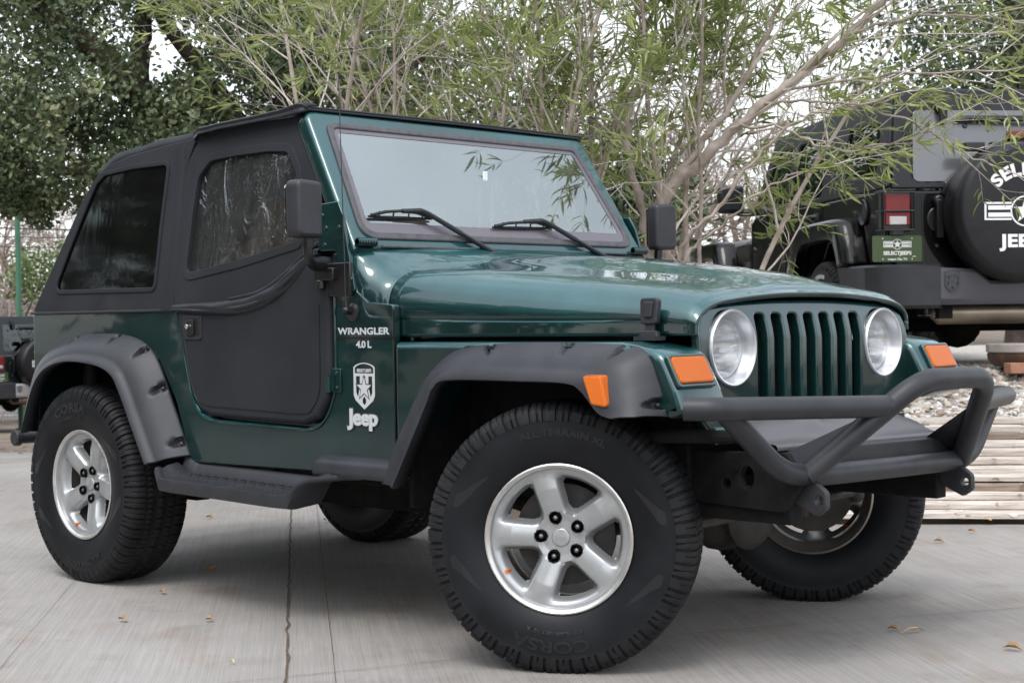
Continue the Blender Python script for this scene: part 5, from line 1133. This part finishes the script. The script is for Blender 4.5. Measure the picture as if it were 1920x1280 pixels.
for i in range(26):                                       # drooping sprays at the bottom edge
    rr = random.Random(300+i); r = rr.uniform(-4.7, -3.55); z = 2.1+rr.uniform(-.08, .1); L = rr.uniform(.10, .34); q = crown(rel(r, 13.2+rr.uniform(-.3, .3), z-L*.5), (.10, .10, L*.6), 150, .055, i, .1, 1, .55, .06); cr_.add(q.v, q.f)
cr_.build('crown', M['oakleaf'], ok_, smooth=0)
def tree(name, label, cat, r, d, h, crowns, m, trunk=.16, L=.09, bark='oakbark', hs=.8, group=None, zb=None):
    o = A(r, d, 0); zb = gz(o.x, o.y)-.1 if zb is None else zb; o.z = zb
    e = empty(name, label, cat, tuple(o), 0, group); mb = MB()
    if trunk:
        limb(mb, [Vector((0, 0, 0)), Vector((.05, 0, h*.3)), Vector((-.05, .05, h*.6)), Vector((.05, 0, h*.92))], trunk, trunk*.3)
        for k, (cx, cz, a, c_, n, hl) in enumerate(crowns): limb(mb, [Vector((0, 0, max(.2, cz-zb-c_-.3))), RH*cx*.5+Vector((0, 0, cz-zb-c_*.4)), RH*cx+Vector((0, 0, cz-zb+c_*.3))], trunk*.4, trunk*.1, 6)
        mb.build('trunk', M[bark], e, smooth=60)
    f = MB()
    for k, (cx, cz, a, c_, n, hl) in enumerate(crowns):
        q = crown(RH*cx+Vector((0, 0, cz-zb)), (a, a, c_), n, L, int(abs(r*37)+k*7+d), hl, hs, .55, L*3.2); f.add(q.v, q.f)
    f.build('crown', m, e, smooth=0); return e
tree('evergreen_tree', 'dark evergreen standing behind the oleanders above the windshield', 'tree', -1.2, 17, 6, [(0, 2.9, 2.0, 1.1, 12000, .12), (1.2, 2.3, 1.3, .9, 7000, .12), (-.9, 4.2, 1.6, 1.0, 5000, .25)], M['darkleaf'], L=.085, group='trees beyond the oleanders')
tree('evergreen_tree', 'tall olive green tree behind the roof of the black car', 'tree', 6.1, 19, 8, [(0, 3.7, 2.1, 1.5, 17000, -.15), (1.6, 3.2, 2.0, 1.5, 13000, -.15), (-.4, 5.8, 2.2, 1.6, 6000, .2)], M['darkleaf'], L=.085, group='trees beyond the oleanders')
tree('evergreen_tree', 'low evergreen thicket tree seen under the oleander limbs beside the far wing mirror', 'tree', 1.05, 13.5, 2.5, [(0, 1.9, .75, .45, 3500, .25), (-.6, 2.3, .7, .5, 2500, .3)], M['darkleaf'], L=.07, group='trees beyond the oleanders')
tree('green_bush', 'bright green bush in front of the nose of the black car', 'bush', 3.1, 20, 1.2, [(0, 1.25, 1.15, .55, 5000, .15), (-1.2, 1.1, .9, .45, 3000, .15), (.9, 1.6, .8, .5, 2500, .2)], M['brushleaf'], trunk=.05, L=.07, group='bushes far behind', zb=.2)
tree('green_bush', 'dull green bush rising over the white wall right of the green post', 'bush', -9.6, 31, 1.5, [(.6, 1.9, .9, .55, 2600, .2), (1.6, 2.3, .8, .6, 2200, .2)], M['brushleaf'], trunk=.05, L=.10, group='bushes far behind', zb=-.9)
def bare_tree(r, d, h, seed, label, n0=9, lean=0, rad=.10, zb=None):
    o = A(r, d, 0); o.z = gz(o.x, o.y)-.1 if zb is None else zb; sh = Shrub(seed); e = empty('bare_tree', label, 'tree', tuple(o), 0, 'leafless trees far behind')
    pts, dirs = sh.stem(Vector((0, 0, 0)), Vector((lean, 0, 1)).normalized(), h*.45, rad, 0)
    def rec(p, d_, L, r_, lev):
        P, D = sh.stem(p, d_, L, r_, lev, wob=.16)
        if lev >= 3 or r_ < .004: return
        for i in range([7, 6, 5][lev]):
            j = sh.rr.randrange(max(1, len(P)//4), len(P)-1); q = rdir(sh.rr); q = (q-D[j]*q.dot(D[j])).normalized(); rec(P[j], (D[j]+q*.85).normalized(), L*.55*sh.rr.uniform(.7, 1.2), r_*.5, lev+1)
    for i in range(n0):
        j = sh.rr.randrange(len(pts)//3, len(pts)-1); q = rdir(sh.rr); q.z = abs(q.z)*.7+.2; rec(pts[j], q.normalized(), h*.5*sh.rr.uniform(.6, 1.1), rad*.42, 0)
    sh.st.build('trunk_and_branches', [M['bare'], M['bare']], e, smooth=60)
for i, (r, d, h, lab) in enumerate(((-10.3, 34, 7.5, 'leafless tree left of the green post, over the white wall'), (-8.9, 33, 6.5, 'leafless tree right of the green post, tangled brown twigs'), (-7.6, 36, 6, 'leafless tree furthest right of those above the white wall'), (1.6, 27, 6, 'leafless tree just left of the far wing mirror'), (2.9, 25, 5.6, 'leafless brown tree framed under the oleander limb'), (4.2, 28, 6, 'leafless tree behind the front of the black car'), (-11.5, 38, 8, 'leafless tree at the far left edge'))):
    bare_tree(r, d, h, 60+i, lab)
sh = Shrub(99)
e = MB()

# ------------------------------------------------------------------ far left: post, wall, wires
o = A(-8.42, 27, 0); mb = MB(); zb = gz(o.x, o.y)-.05; mb.tube([(0, 0, 0), (0, 0, 3.9-zb)], .048, 16); mb.lathe([(.09, 0), (.09, .02), (.05, .03)], 16); gp = mb.build('metal_post', mat('green_painted_post', (.03, .11, .06), .5, var=(.05, .15, .09), vscale=2), None, smooth=50); gp.location = (o.x, o.y, zb); tag(gp, 'slim green metal post standing behind the distant parked car', 'post')
for k, (z0, z1) in enumerate(((3.08, 2.72), (2.88, 2.62), (2.68, 2.45))):
    mb = MB(); P = [A(-14+t*1.0, 30, z0+(z1-z0)*t/12-.12*math.sin(PI*t/12)) for t in range(13)]; mb.tube(P, .009 if k else .014, 5); tag(mb.build('overhead_cable', M['black'], None), 'thin overhead cable crossing the left background, %s of the three' % ('topmost', 'middle', 'lowest')[k], 'cable', 'overhead cables at the left')
mb = MB(); W0 = A(-15, 36, 0); W1 = A(-5.5, 38, 0); ww = (W1-W0); n = 90; rows = []
for i in range(25):
    z = -1.2+i*.115
    rows.append([W0+Vector((0, 0, z-.0)), W1+Vector((0, 0, z))]); rows.append([W0-FH*.035+Vector((0, 0, z+.10)), W1-FH*.035+Vector((0, 0, z+.10))])
mb.loft(rows); wl = mb.build('clapboard_wall', mat('white_siding', (.62, .62, .62), .7, var=(.52, .52, .52), vscale=2), None, thick=.08, smooth=0); tag(wl, 'long white wall of horizontal boards far behind at the left', 'wall')

# unseen trees added on the near side to darken the car's flank and windows
for k, (x, y, h) in enumerate(((-9.5, -9.0, 3.4), (-5.0, -12.5, 3.8), (1.0, -15.0, 3.6), (-14.0, -4.5, 3.4), (8.0, -15.5, 3.2))):
    e = empty('evergreen_tree', 'unseen evergreen added to darken the car, %s' % ('left of the parked cars', 'behind the photographer to the left', 'straight behind the photographer', 'furthest left beyond the drive', 'behind the photographer to the right')[k], 'tree', (x, y, 0)); h *= 1.3; q = crown(Vector((0, 0, h)), (3.2, 3.2, h), 7500, .34, 500+k, .02, .5, .7, .5); q.build('crown', M['darkleaf'], e, smooth=0)
    mb = MB(); limb(mb, [Vector((0, 0, -.1)), Vector((.1, 0, 2)), Vector((0, .1, 5))], .22, .06); mb.build('trunk', M['oakbark'], e, smooth=60)

# ------------------------------------------------------------------ four door off-roaders parked behind
def arc_text(mb, txt, size, rad, F, off=.002, xs=1.0, space=1.0, a0=PI/2):
    vs, fs = text_mesh(txt, size, .0006, off, xs, space); mb.add([((rad+y)*math.cos(a0-x/rad), (rad+y)*math.sin(a0-x/rad), z) for x, y, z in vs], fs, F)
def roundel(mb, F, s):                                    # winged star: s = half width
    def bx(a, b_, c, d): return [(a, b_), (c, b_), (c, d), (a, d)]
    R = .36*s; circ = lambda r: [(r*math.cos(2*PI*k/40), r*math.sin(2*PI*k/40)) for k in range(40)]
    mb.shape([circ(R), circ(R*.90)], .0006, 0, F); mb.shape([star(R*.86, R*.33)], .0006, 0, F)
    for g in (-1, 1):
        a, b_ = g*R*.93, g*s
        mb.shape([bx(min(a, b_), -.21*s, max(a, b_), .21*s), bx(min(a-g*.0, b_-g*.05*s), -.165*s, max(a, b_-g*.05*s), .165*s)], .0006, 0, F)
        for z in (.032, -.135): mb.shape([bx(min(a, b_-g*.09*s), z*s, max(a, b_-g*.09*s), (z+.10)*s)], .0006, 0, F)
def four_door(name, label, loc, rz, body, hard, bumper, lamps, group, jack=0):
    e = empty(name, label, 'car', tuple(loc), rz, group)
    def W(x, s, rot):
        y = s*.80; m_ = Matrix.Translation((x, y, .403)) @ Matrix.Rotation(PI if s > 0 else 0, 4, 'Z') @ Matrix.Scale(1.05, 4)
        q = MB(); q.lathe([(.0, .06), (.05, .075), (.07, .05), (.15, .055), (.19, .085), (.205, .112), (.2125, .115), (.20, .10), (.185, .0), (.21, -.11)], 40, Matrix.Rotation(PI/2, 4, 'X')); o = q.build('wheel', M['iron'], e, smooth=50); o.matrix_local = m_
        t = bpy.data.objects.new('tyre', _wc['tyre']); col.objects.link(t); t.parent = o
        q = MB(); bend_text(q, 'ALL TERRAIN', .034, .292, R_(100), xs=1.2, off=.001); bend_text(q, 'ALL TERRAIN', .034, .292, R_(280), xs=1.2, off=.001); q.build('tyre_lettering', M['badge'], o)
    for x in (0, 2.947):
        for s in (-1, 1): W(x, s, 0)
    # body sides
    pts = [(-.74, .62), (-.75, 1.19), (.36, 1.20), (2.02, 1.215), (2.12, 1.16), (3.35, 1.09), (3.42, 1.0), (3.42, .80), (3.36, .80), (3.25, .98), (2.60, .98), (2.48, .55), (2.45, .50), (.55, .50), (.42, .80), (.30, .93), (-.28, .93), (-.42, .80), (-.48, .62)]
    mb = MB(); mb.shape([rnd(pts[:5]+[(2.10, .50)]+pts[13:], .02)], .05, .012, SIDE(-.765)); sd = both(mb, 'body_side', body, e, smooth=50)
    mb = MB(); mb.box((-.745, 0, .90), (.05, 1.50, .58)); mb.build('tailgate', body, e, bevel=.02, seg=3)
    mb = MB()
    for y in (.575, -.72): mb.box((-.772, y, .95), (.003, .006, .44))
    mb.build('tailgate_seam', M['black'], e)
    mb = MB(); mb.box((2.75, 0, .98), (1.30, 1.20, .24)); mb.box((2.0, 0, .80), (.9, 1.45, .55)); mb.build('hood', body, e, bevel=.05, seg=3)
    mb = MB(); mb.box((.8, 0, .60), (2.6, 1.4, .2)); mb.box((0, 0, .75), (1.0, 1.0, .4)); mb.box((2.9, 0, .7), (1.1, .9, .4)); mb.tube([(0, -.7, .40), (0, .7, .40)], .045, 12); mb.ball((0, .05, .40), (.15, .15, .15), 8); mb.tube([(-.35, -.45, .47), (-.1, -.5, .55), (.9, -.5, .5)], .035); 
    for s in (-1, 1): mb.box((.6, s*.45, .5), (2.8, .08, .12)); mb.tube([(-.1, s*.48, .36), (-.15, s*.42, .75)], .03, 10)
    mb.build('underbody', M['dark'], e)
    # door seams, handles
    mb = MB()
    for x in (.40, 1.24, 2.10): mb.box((x, .792, .88), (.008, .004, .66))
    mb.box((1.25, .792, .555), (1.7, .004, .006)); q = mb.mirror(); mb.add(q.v, q.f); mb.build('door_seam', M['dark'], e)
    for x, z in ((.55, 1.115), (1.38, 1.105)):
        for s in (-1, 1): mb = MB(); mb.tube([(x-.07, s*.800, z), (x-.06, s*.835, z), (x+.07, s*.835, z), (x+.09, s*.80, z)], .016, 8); mb.box((x-.05, s*.80, z), (.06, .03, .05)); mb.build('door_handle', M['trim'], e, bevel=.005)
    # flares
    for x0 in (0, 2.947):
        A_ = [(x0+.79, .72), (x0+.62, .985), (x0+.47, 1.045), (x0+.1, 1.058), (x0-.26, 1.05), (x0-.36, .97), (x0-.46, .76)]
        B_ = [(x0+.56, .72), (x0+.46, .875), (x0+.36, .93), (x0+.1, .94), (x0-.20, .935), (x0-.28, .88), (x0-.35, .76)]
        a = crom([Vector((x, -.785, z)) for x, z in A_], 6); b_ = crom([Vector((x, -.945, z)) for x, z in B_], 6); a2 = [Vector((p.x*.9+q.x*.1, -.93, p.z*.92+q.z*.08)) for p, q in zip(a, b_)]
        c = [p+Vector((0, .05, -.01)) for p in b_]
        cols = [[a[i], a[i]+Vector((0, -.02, .004)), a[i].lerp(a2[i], .6)+Vector((0, 0, .006)), a2[i], a2[i].lerp(b_[i], .2)+Vector((0, -.008, 0)), b_[i], c[i]] for i in range(len(a))]
        mb = MB(); mb.loft(cols); both(mb, 'wheel_flare', body, e, smooth=60, thick=.006)
    # hard top
    def lean(mb): mb.v = [(x, y-math.copysign(max(0, z-1.2)*.17, y), z) for x, y, z in mb.v]; return mb
    tp = rnd([(-.745, 1.205), (-.60, 1.76, .04), (.0, 1.79), (1.75, 1.775, .03), (2.08, 1.27, .02), (2.0, 1.22), (.45, 1.205)], .02)
    w1 = rnd([(-.545, 1.285), (-.50, 1.600), (.06, 1.640), (.13, 1.325)], .05); w2 = rnd([(.47, 1.245), (.46, 1.64), (1.12, 1.65), (1.20, 1.245)], .04); w3 = rnd([(1.30, 1.245), (1.22, 1.65), (1.66, 1.65), (1.92, 1.27)], .04)
    mb = MB(); mb.shape([tp, w1, w2, w3], .03, .008, SIDE(-.775)); lean(mb); hs_ = both(mb, 'hard_top_side', hard, e, smooth=50)
    for k, d in enumerate(hs_):
        for ww in (w1, w2, w3): mb = MB(); mb.shape([grow(ww, .01)], .006, 0, SIDE(-.772)); lean(mb); mb = mb if not k else mb.mirror(); mb.build('side_window', M['darkglass'], d)
    mb = MB(); mb.shape([rnd([(-.755, 1.2, .01), (-.68, 1.775, .03), (.68, 1.775, .03), (.755, 1.2, .01)], .02), rnd([(-.63, 1.235), (-.585, 1.665), (.585, 1.665), (.63, 1.235)], .04)], .04, .008, frame((-.745, 0, 0), (0, -1, 0), (0, 0, 1)) @ Matrix.Identity(4)); mb.v = [(x+max(0, z-1.2)*.25, y, z) for x, y, z in mb.v]; mb.build('hard_top_rear', hard, e, smooth=50)
    mb = MB(); mb.shape([rnd([(-.625, 1.240), (-.580, 1.672), (.580, 1.672), (.625, 1.240)], .04)], .012, .003, frame((-.758, 0, 0), (0, -1, 0), (0, 0, 1))); mb.v = [(x+max(0, z-1.2)*.25, y, z) for x, y, z in mb.v]; rw = mb.build('rear_window', M['greyglass'] if lamps is None else M['darkglass'], e)
    q = MB()
    for y in (.50, .27, -.27): q.lathe([(.016, 0), (.014, .008), (0, .010)], 12, frame((-.672, y, 1.575), (0, -1, 0), (.25, 0, .97)))
    q.build('window_stud', M['black'], rw)
    mb = MB(); mb.tube([(-.672, .34, 1.600), (-.700, .25, 1.615), (-.705, -.25, 1.60)], .012, 8); mb.box((-.675, .05, 1.625), (.03, .5, .018)); mb.build('rear_wiper', M['black'], e, bevel=.004)
    mb = MB()
    for y in (.41, -.41): mb.box((-.655, y, 1.695), (.04, .075, .07)); mb.box((-.69, y, 1.64), (.015, .05, .10))
    mb.build('glass_hinge', hard, e, bevel=.006)
    mb = MB(); mb.shape([rnd([(-.62, -.66), (-.62, .66), (2.0, .62), (2.0, -.62)], .08)], .05, .02, frame((0, 0, 1.775), (1, 0, 0), (0, 1, 0))); mb.build('roof_panel', hard, e, smooth=50)
    mb = MB(); mb.add([(1.72, -.64, 1.76), (1.72, .64, 1.76), (2.08, .70, 1.24), (2.08, -.70, 1.24)], [(0, 1, 2, 3)]); mb.build('front_window', M['darkglass'], e)
    # rear lamps with guards
    for s in (-1, 1):
        mb = MB(); mb.box((-.775, s*.742, 1.065), (.06, .185, .225)); hb = mb.build('lamp_housing', M['black'] if lamps is None else lamps, e, bevel=.012)
        for nm, z, hh, m_, ww in (('red_lens', 1.113, .095, M['red'], .150), ('red_lens', 1.020, .075, M['red'], .150), ('reverse_lens', 1.010, .050, M['clearlens'], .105)):
            mb = MB(); mb.box((-.806-(.006 if ww < .12 else 0), s*.742, z), (.03, ww, hh)); mb.build(nm, m_, hb, bevel=.006)
        mb = MB()
        for z in (.955, 1.065, 1.172): mb.tube([(-.74, s*.845, z), (-.83, s*.832, z), (-.835, s*.65, z), (-.79, s*.645, z)], .0055, 6)
        for y in (.832, .652): mb.tube([(-.833, s*y, .955), (-.833, s*y, 1.172)], .0055, 6)
        mb.build('lamp_guard', M['black'], hb)
    # plate
    F_ = frame((-.80, .741, .848), (0, -1, 0), (0, 0, 1)); mb = MB(); mb.shape([rnd([(-.150, -.076), (-.150, .076), (.150, .076), (.150, -.076)], .012)], .006, .001, F_); pl_ = mb.build('licence_plate', M['plate'], e)
    mb = MB(); G = F_ @ Matrix.Translation((0, 0, .0036)); roundel(mb, G @ Matrix.Translation((0, .026, 0)), .084); vs, fs = text_mesh('SELECTJEEPS', .0285, .0004, .0012, xs=1.08); mb.add(vs, fs, G @ Matrix.Translation((0, -.026, 0))); vs, fs = text_mesh('League City, TX', .016, .0003, .0006, xs=1.1); mb.add(vs, fs, G @ Matrix.Translation((0, -.060, 0))); vs, fs = text_mesh('.com', .012, .0003, .0003); mb.add(vs, fs, G @ Matrix.Translation((.100, -.044, 0)))
    for a, b_ in ((-.088, .060), (.088, .060), (-.088, -.060), (.088, -.060)): mb.lathe([(.004, 0), (0, .001)], 8, G @ Matrix.Translation((a, b_, 0)))
    mb.build('plate_lettering', M['white'], pl_)
    mb = MB(); mb.box((-.795, .741, .940), (.05, .075, .03)); mb.build('plate_lamp', M['trim'], e, bevel=.006)
    # fuel filler, latch, lock
    mb = MB(); mb.lathe([(.065, 0), (.070, .010), (.066, .018), (.056, .010), (.050, .004), (.03, .006), (0, .006)], 28, frame((-.395, .79, 1.085), (-1, 0, 0), (0, 0, 1)) @ Matrix.Diagonal((1, 1.15, 1, 1))); mb.build('fuel_filler', M['trim'], e)
    mb = MB(); mb.lathe([(.036, 0), (.036, .03), (.028, .045), (0, .048)], 20, frame((-.775, .487, 1.125), (0, -1, 0), (0, 0, 1))); mb.box((-.81, .487, 1.02), (.035, .042, .22)); mb.lathe([(.075, 0), (.072, .004), (0, .004)], 24, frame((-.773, .475, 1.02), (0, -1, 0), (0, 0, 1))); mb.build('tailgate_handle', M['black'], e, bevel=.008)
    mb = MB(); mb.lathe([(.012, 0), (.010, .006), (0, .006)], 14, frame((-.773, .492, .865), (0, -1, 0), (0, 0, 1))); mb.build('tailgate_lock', M['chrome'], e)
    # rear bumper: plastic ends and grey centre
    for s in (-1, 1):
        mb = MB(); mb.loft([[Vector((x, s*y, z)) for z, x, y in ((.50, xr+.02, y_*.97), (.52, xr, y_), (.74, xr, y_), (.755, xr+.02, y_*.985), (.755, xr+.20, y_*.985), (.50, xr+.20, y_*.97))] for xr, y_ in ((-.90, .52), (-.90, .66), (-.885, .70), (-.87, .84), (-.78, .93), (-.55, .945), (-.45, .93))], closed=True); mb.add([(-.9, s*.52, .50), (-.9, s*.52, .755), (-.7, s*.52, .755), (-.7, s*.52, .5)], [(0, 1, 2, 3)]); mb.build('bumper_end', M['trim'], e, smooth=40)
    mb = MB(); mb.loft([[Vector((xr+.03, y, .52)), Vector((xr, y, .555)), Vector((xr-.012, y, zt-.02)), Vector((xr, y, zt)), Vector((-.76, y, zt+.006)), Vector((-.76, y, .52))] for xr, y, zt in ((-.888, -.52, .735), (-.888, -.25, .735), (-.888, -.17, .66), (-.888, .22, .655), (-.888, .31, .725), (-.888, .52, .735))], closed=True); bc = mb.build('bumper_centre', bumper, e, smooth=35)
    a, b_ = MB(), MB(); shield(a, b_, frame((-.9015, .452, .655), (0, -1, 0), (0, 0, 1)), .125); o = a.build('shield_decal', M['badgedark'], bc); b_.build('pale_parts', bumper, o)
    mb = MB(); mb.tube([(-.70, .50, .47), (-.70, .46, .47), (-.70, -.5, .47)], [.03, .065, .065], 20); mb.build('muffler', M['pipe'], e, smooth=50)
    mb = MB(); mb.tube([(-.80, .57, .50), (-.80, .57, .47)], .012, 10); mb.lathe([(.05, 0), (.05, .01), (0, .012)], 20, Matrix.Translation((-.80, .57, .455))); mb.build('tow_eye', M['black'], e)
    # spare wheel cover
    F_ = frame((-1.05, .085, 1.045), (0, -1, 0), (0, 0, 1)) @ Matrix.Rotation(R_(0), 4, 'Z')
    mb = MB(); mb.lathe([(.33, -.235), (.385, -.225), (.397, -.20), (.398, -.05), (.392, -.02), (.372, .004), (.35, .010), (.2, .014), (0, .016)], 72, F_); sc_ = mb.build('spare_wheel_cover', M['cover'], e, smooth=50)
    mb = MB(); mb.tube([(-1.05+.016, .085+.383*math.cos(2*PI*k/64), 1.045+.383*math.sin(2*PI*k/64)) for k in range(65)], .0035, 6); mb.build('piping', M['black'], sc_)
    G = F_ @ Matrix.Translation((0, 0, .0165)); mb = MB(); arc_text(mb, 'SELECT', .098, .236, G, .004, 1.22, 1.08); roundel(mb, G, .242); vs, fs = text_mesh('JEEPS', .098, .0006, .004, 1.25, 1.05); mb.add(vs, fs, G @ Matrix.Translation((0, -.172, 0))); mb.build('cover_print', M['white'], sc_)
    # spare carrier, stop lamp
    mb = MB(); mb.box((-.86, .05, 1.44), (.05, .30, .035)); mb.box((-.86, .30, 1.43), (.06, .12, .05)); mb.box((-.80, .05, 1.0), (.1, .3, .6)); mb.tube(crom([(-.78, .45, 1.16), (-.83, .38, 1.27), (-.87, .20, 1.42), (-.87, 0, 1.46)], 4), .025, 8); mb.build('spare_carrier', M['black'], e, bevel=.006)
    mb = MB(); mb.box((-.89, .0, 1.495), (.04, .22, .048)); mb.build('stop_lamp', M['red'], e, bevel=.008)
    # mirrors and cowl details
    for s in (-1, 1):
        mb = MB(); mb.box((2.0, s*.985, 1.345), (.09, .20, .21)); mb.box((2.02, s*.86, 1.25), (.06, .16, .06)); mb.build('wing_mirror', M['black'], e, bevel=.03, seg=3)
        mb = MB(); mb.tube([(3.42, s*.60, .90), (3.45, s*.60, .90)], .09, 20); mb.build('headlight', M['reflector'], e)
    mb = MB(); mb.box((3.43, 0, .90), (.05, 1.0, .34)); mb.build('grille', body, e, bevel=.02); mb = MB(); mb.box((3.60, 0, .62), (.2, 1.5, .2)); mb.build('front_bumper', M['trim'], e, bevel=.04)
    return e
MSL = mat('silver_flare_paint', (.20, .20, .22), .25, coat=1)
bk = four_door('off_road_car', 'black four door off-road car raised on the gravel bank, seen from its tail', Vector((.52, 5.14, .52))+RH*.045, math.atan2(.6306, -.7756), M['blackpaint'], M['hardtop'], M['greybumper'], None, 'off-road cars parked behind')
mb = MB(); mb.add([(2.60, .60, .98), (2.60, .955, 1.0), (3.25, .965, 1.0), (3.40, .955, .90), (3.40, .6, .90), (3.25, .6, 1.0)], [(0, 1, 2, 5), (5, 2, 3, 4)]); 
HC = FH*math.cos(R_(50))-RH*math.sin(R_(50)); LC = Vector((-HC.y, HC.x, 0)); sp_ = away(-7.40, 25, 0); oc = sp_+HC*1.05-LC*.085; oc.z = -.66
four_door('off_road_car', 'distant dark off-road car with red tail lamps at the left edge, by the green post', oc, math.atan2(HC.y, HC.x), mat('teal_black_paint', (.006, .012, .013), .25, coat=1), mat('teal_hardtop', (.012, .018, .020), .45), mat('silver_bumper', (.45, .45, .46), .4), M['redpaint'], 'off-road cars parked behind')
# round timber disc on bricks under the black car
o = away(2.93, 9.05, 0); z0 = gz(o.x, o.y)
mb = MB(); mb.lathe([(.0, .075), (.19, .075), (.205, .085), (.205, .125), (.20, .13), (0, .13)], 40); d = mb.build('timber_disc', M['spool'], None, smooth=40); d.location = (o.x, o.y, z0+.035); tag(d, 'round grey wooden disc on bricks on the gravel under the black car', 'wooden disc')
mb = MB(); mb.lathe([(.0, .0), (.16, .0), (.195, .04), (.20, .074), (0, .074)], 40); mb.build('rusty_rim', M['rust'], d, smooth=40)
for k, (a, b_, rz) in enumerate(((-.05, -.17, .1), (.09, -.15, -.2), (.02, -.20, .05))):
    mb = MB(); mb.box((0, 0, .03), (.20, .095, .06) if k < 2 else (.16, .09, .03)); q = mb.build('brick', M['brick'], None, bevel=.005); p = o+RH*a+FH*b_; q.location = (p.x, p.y, z0+(.0 if k < 2 else -.02)); q.rotation_euler = (0, 0, YAW+rz); tag(q, ('reddish brick wedged under the left of the round wooden disc', 'reddish brick wedged under the right of the round wooden disc', 'thin brick lying in front of the bricks under the wooden disc')[k], 'brick', 'bricks under the wooden disc')
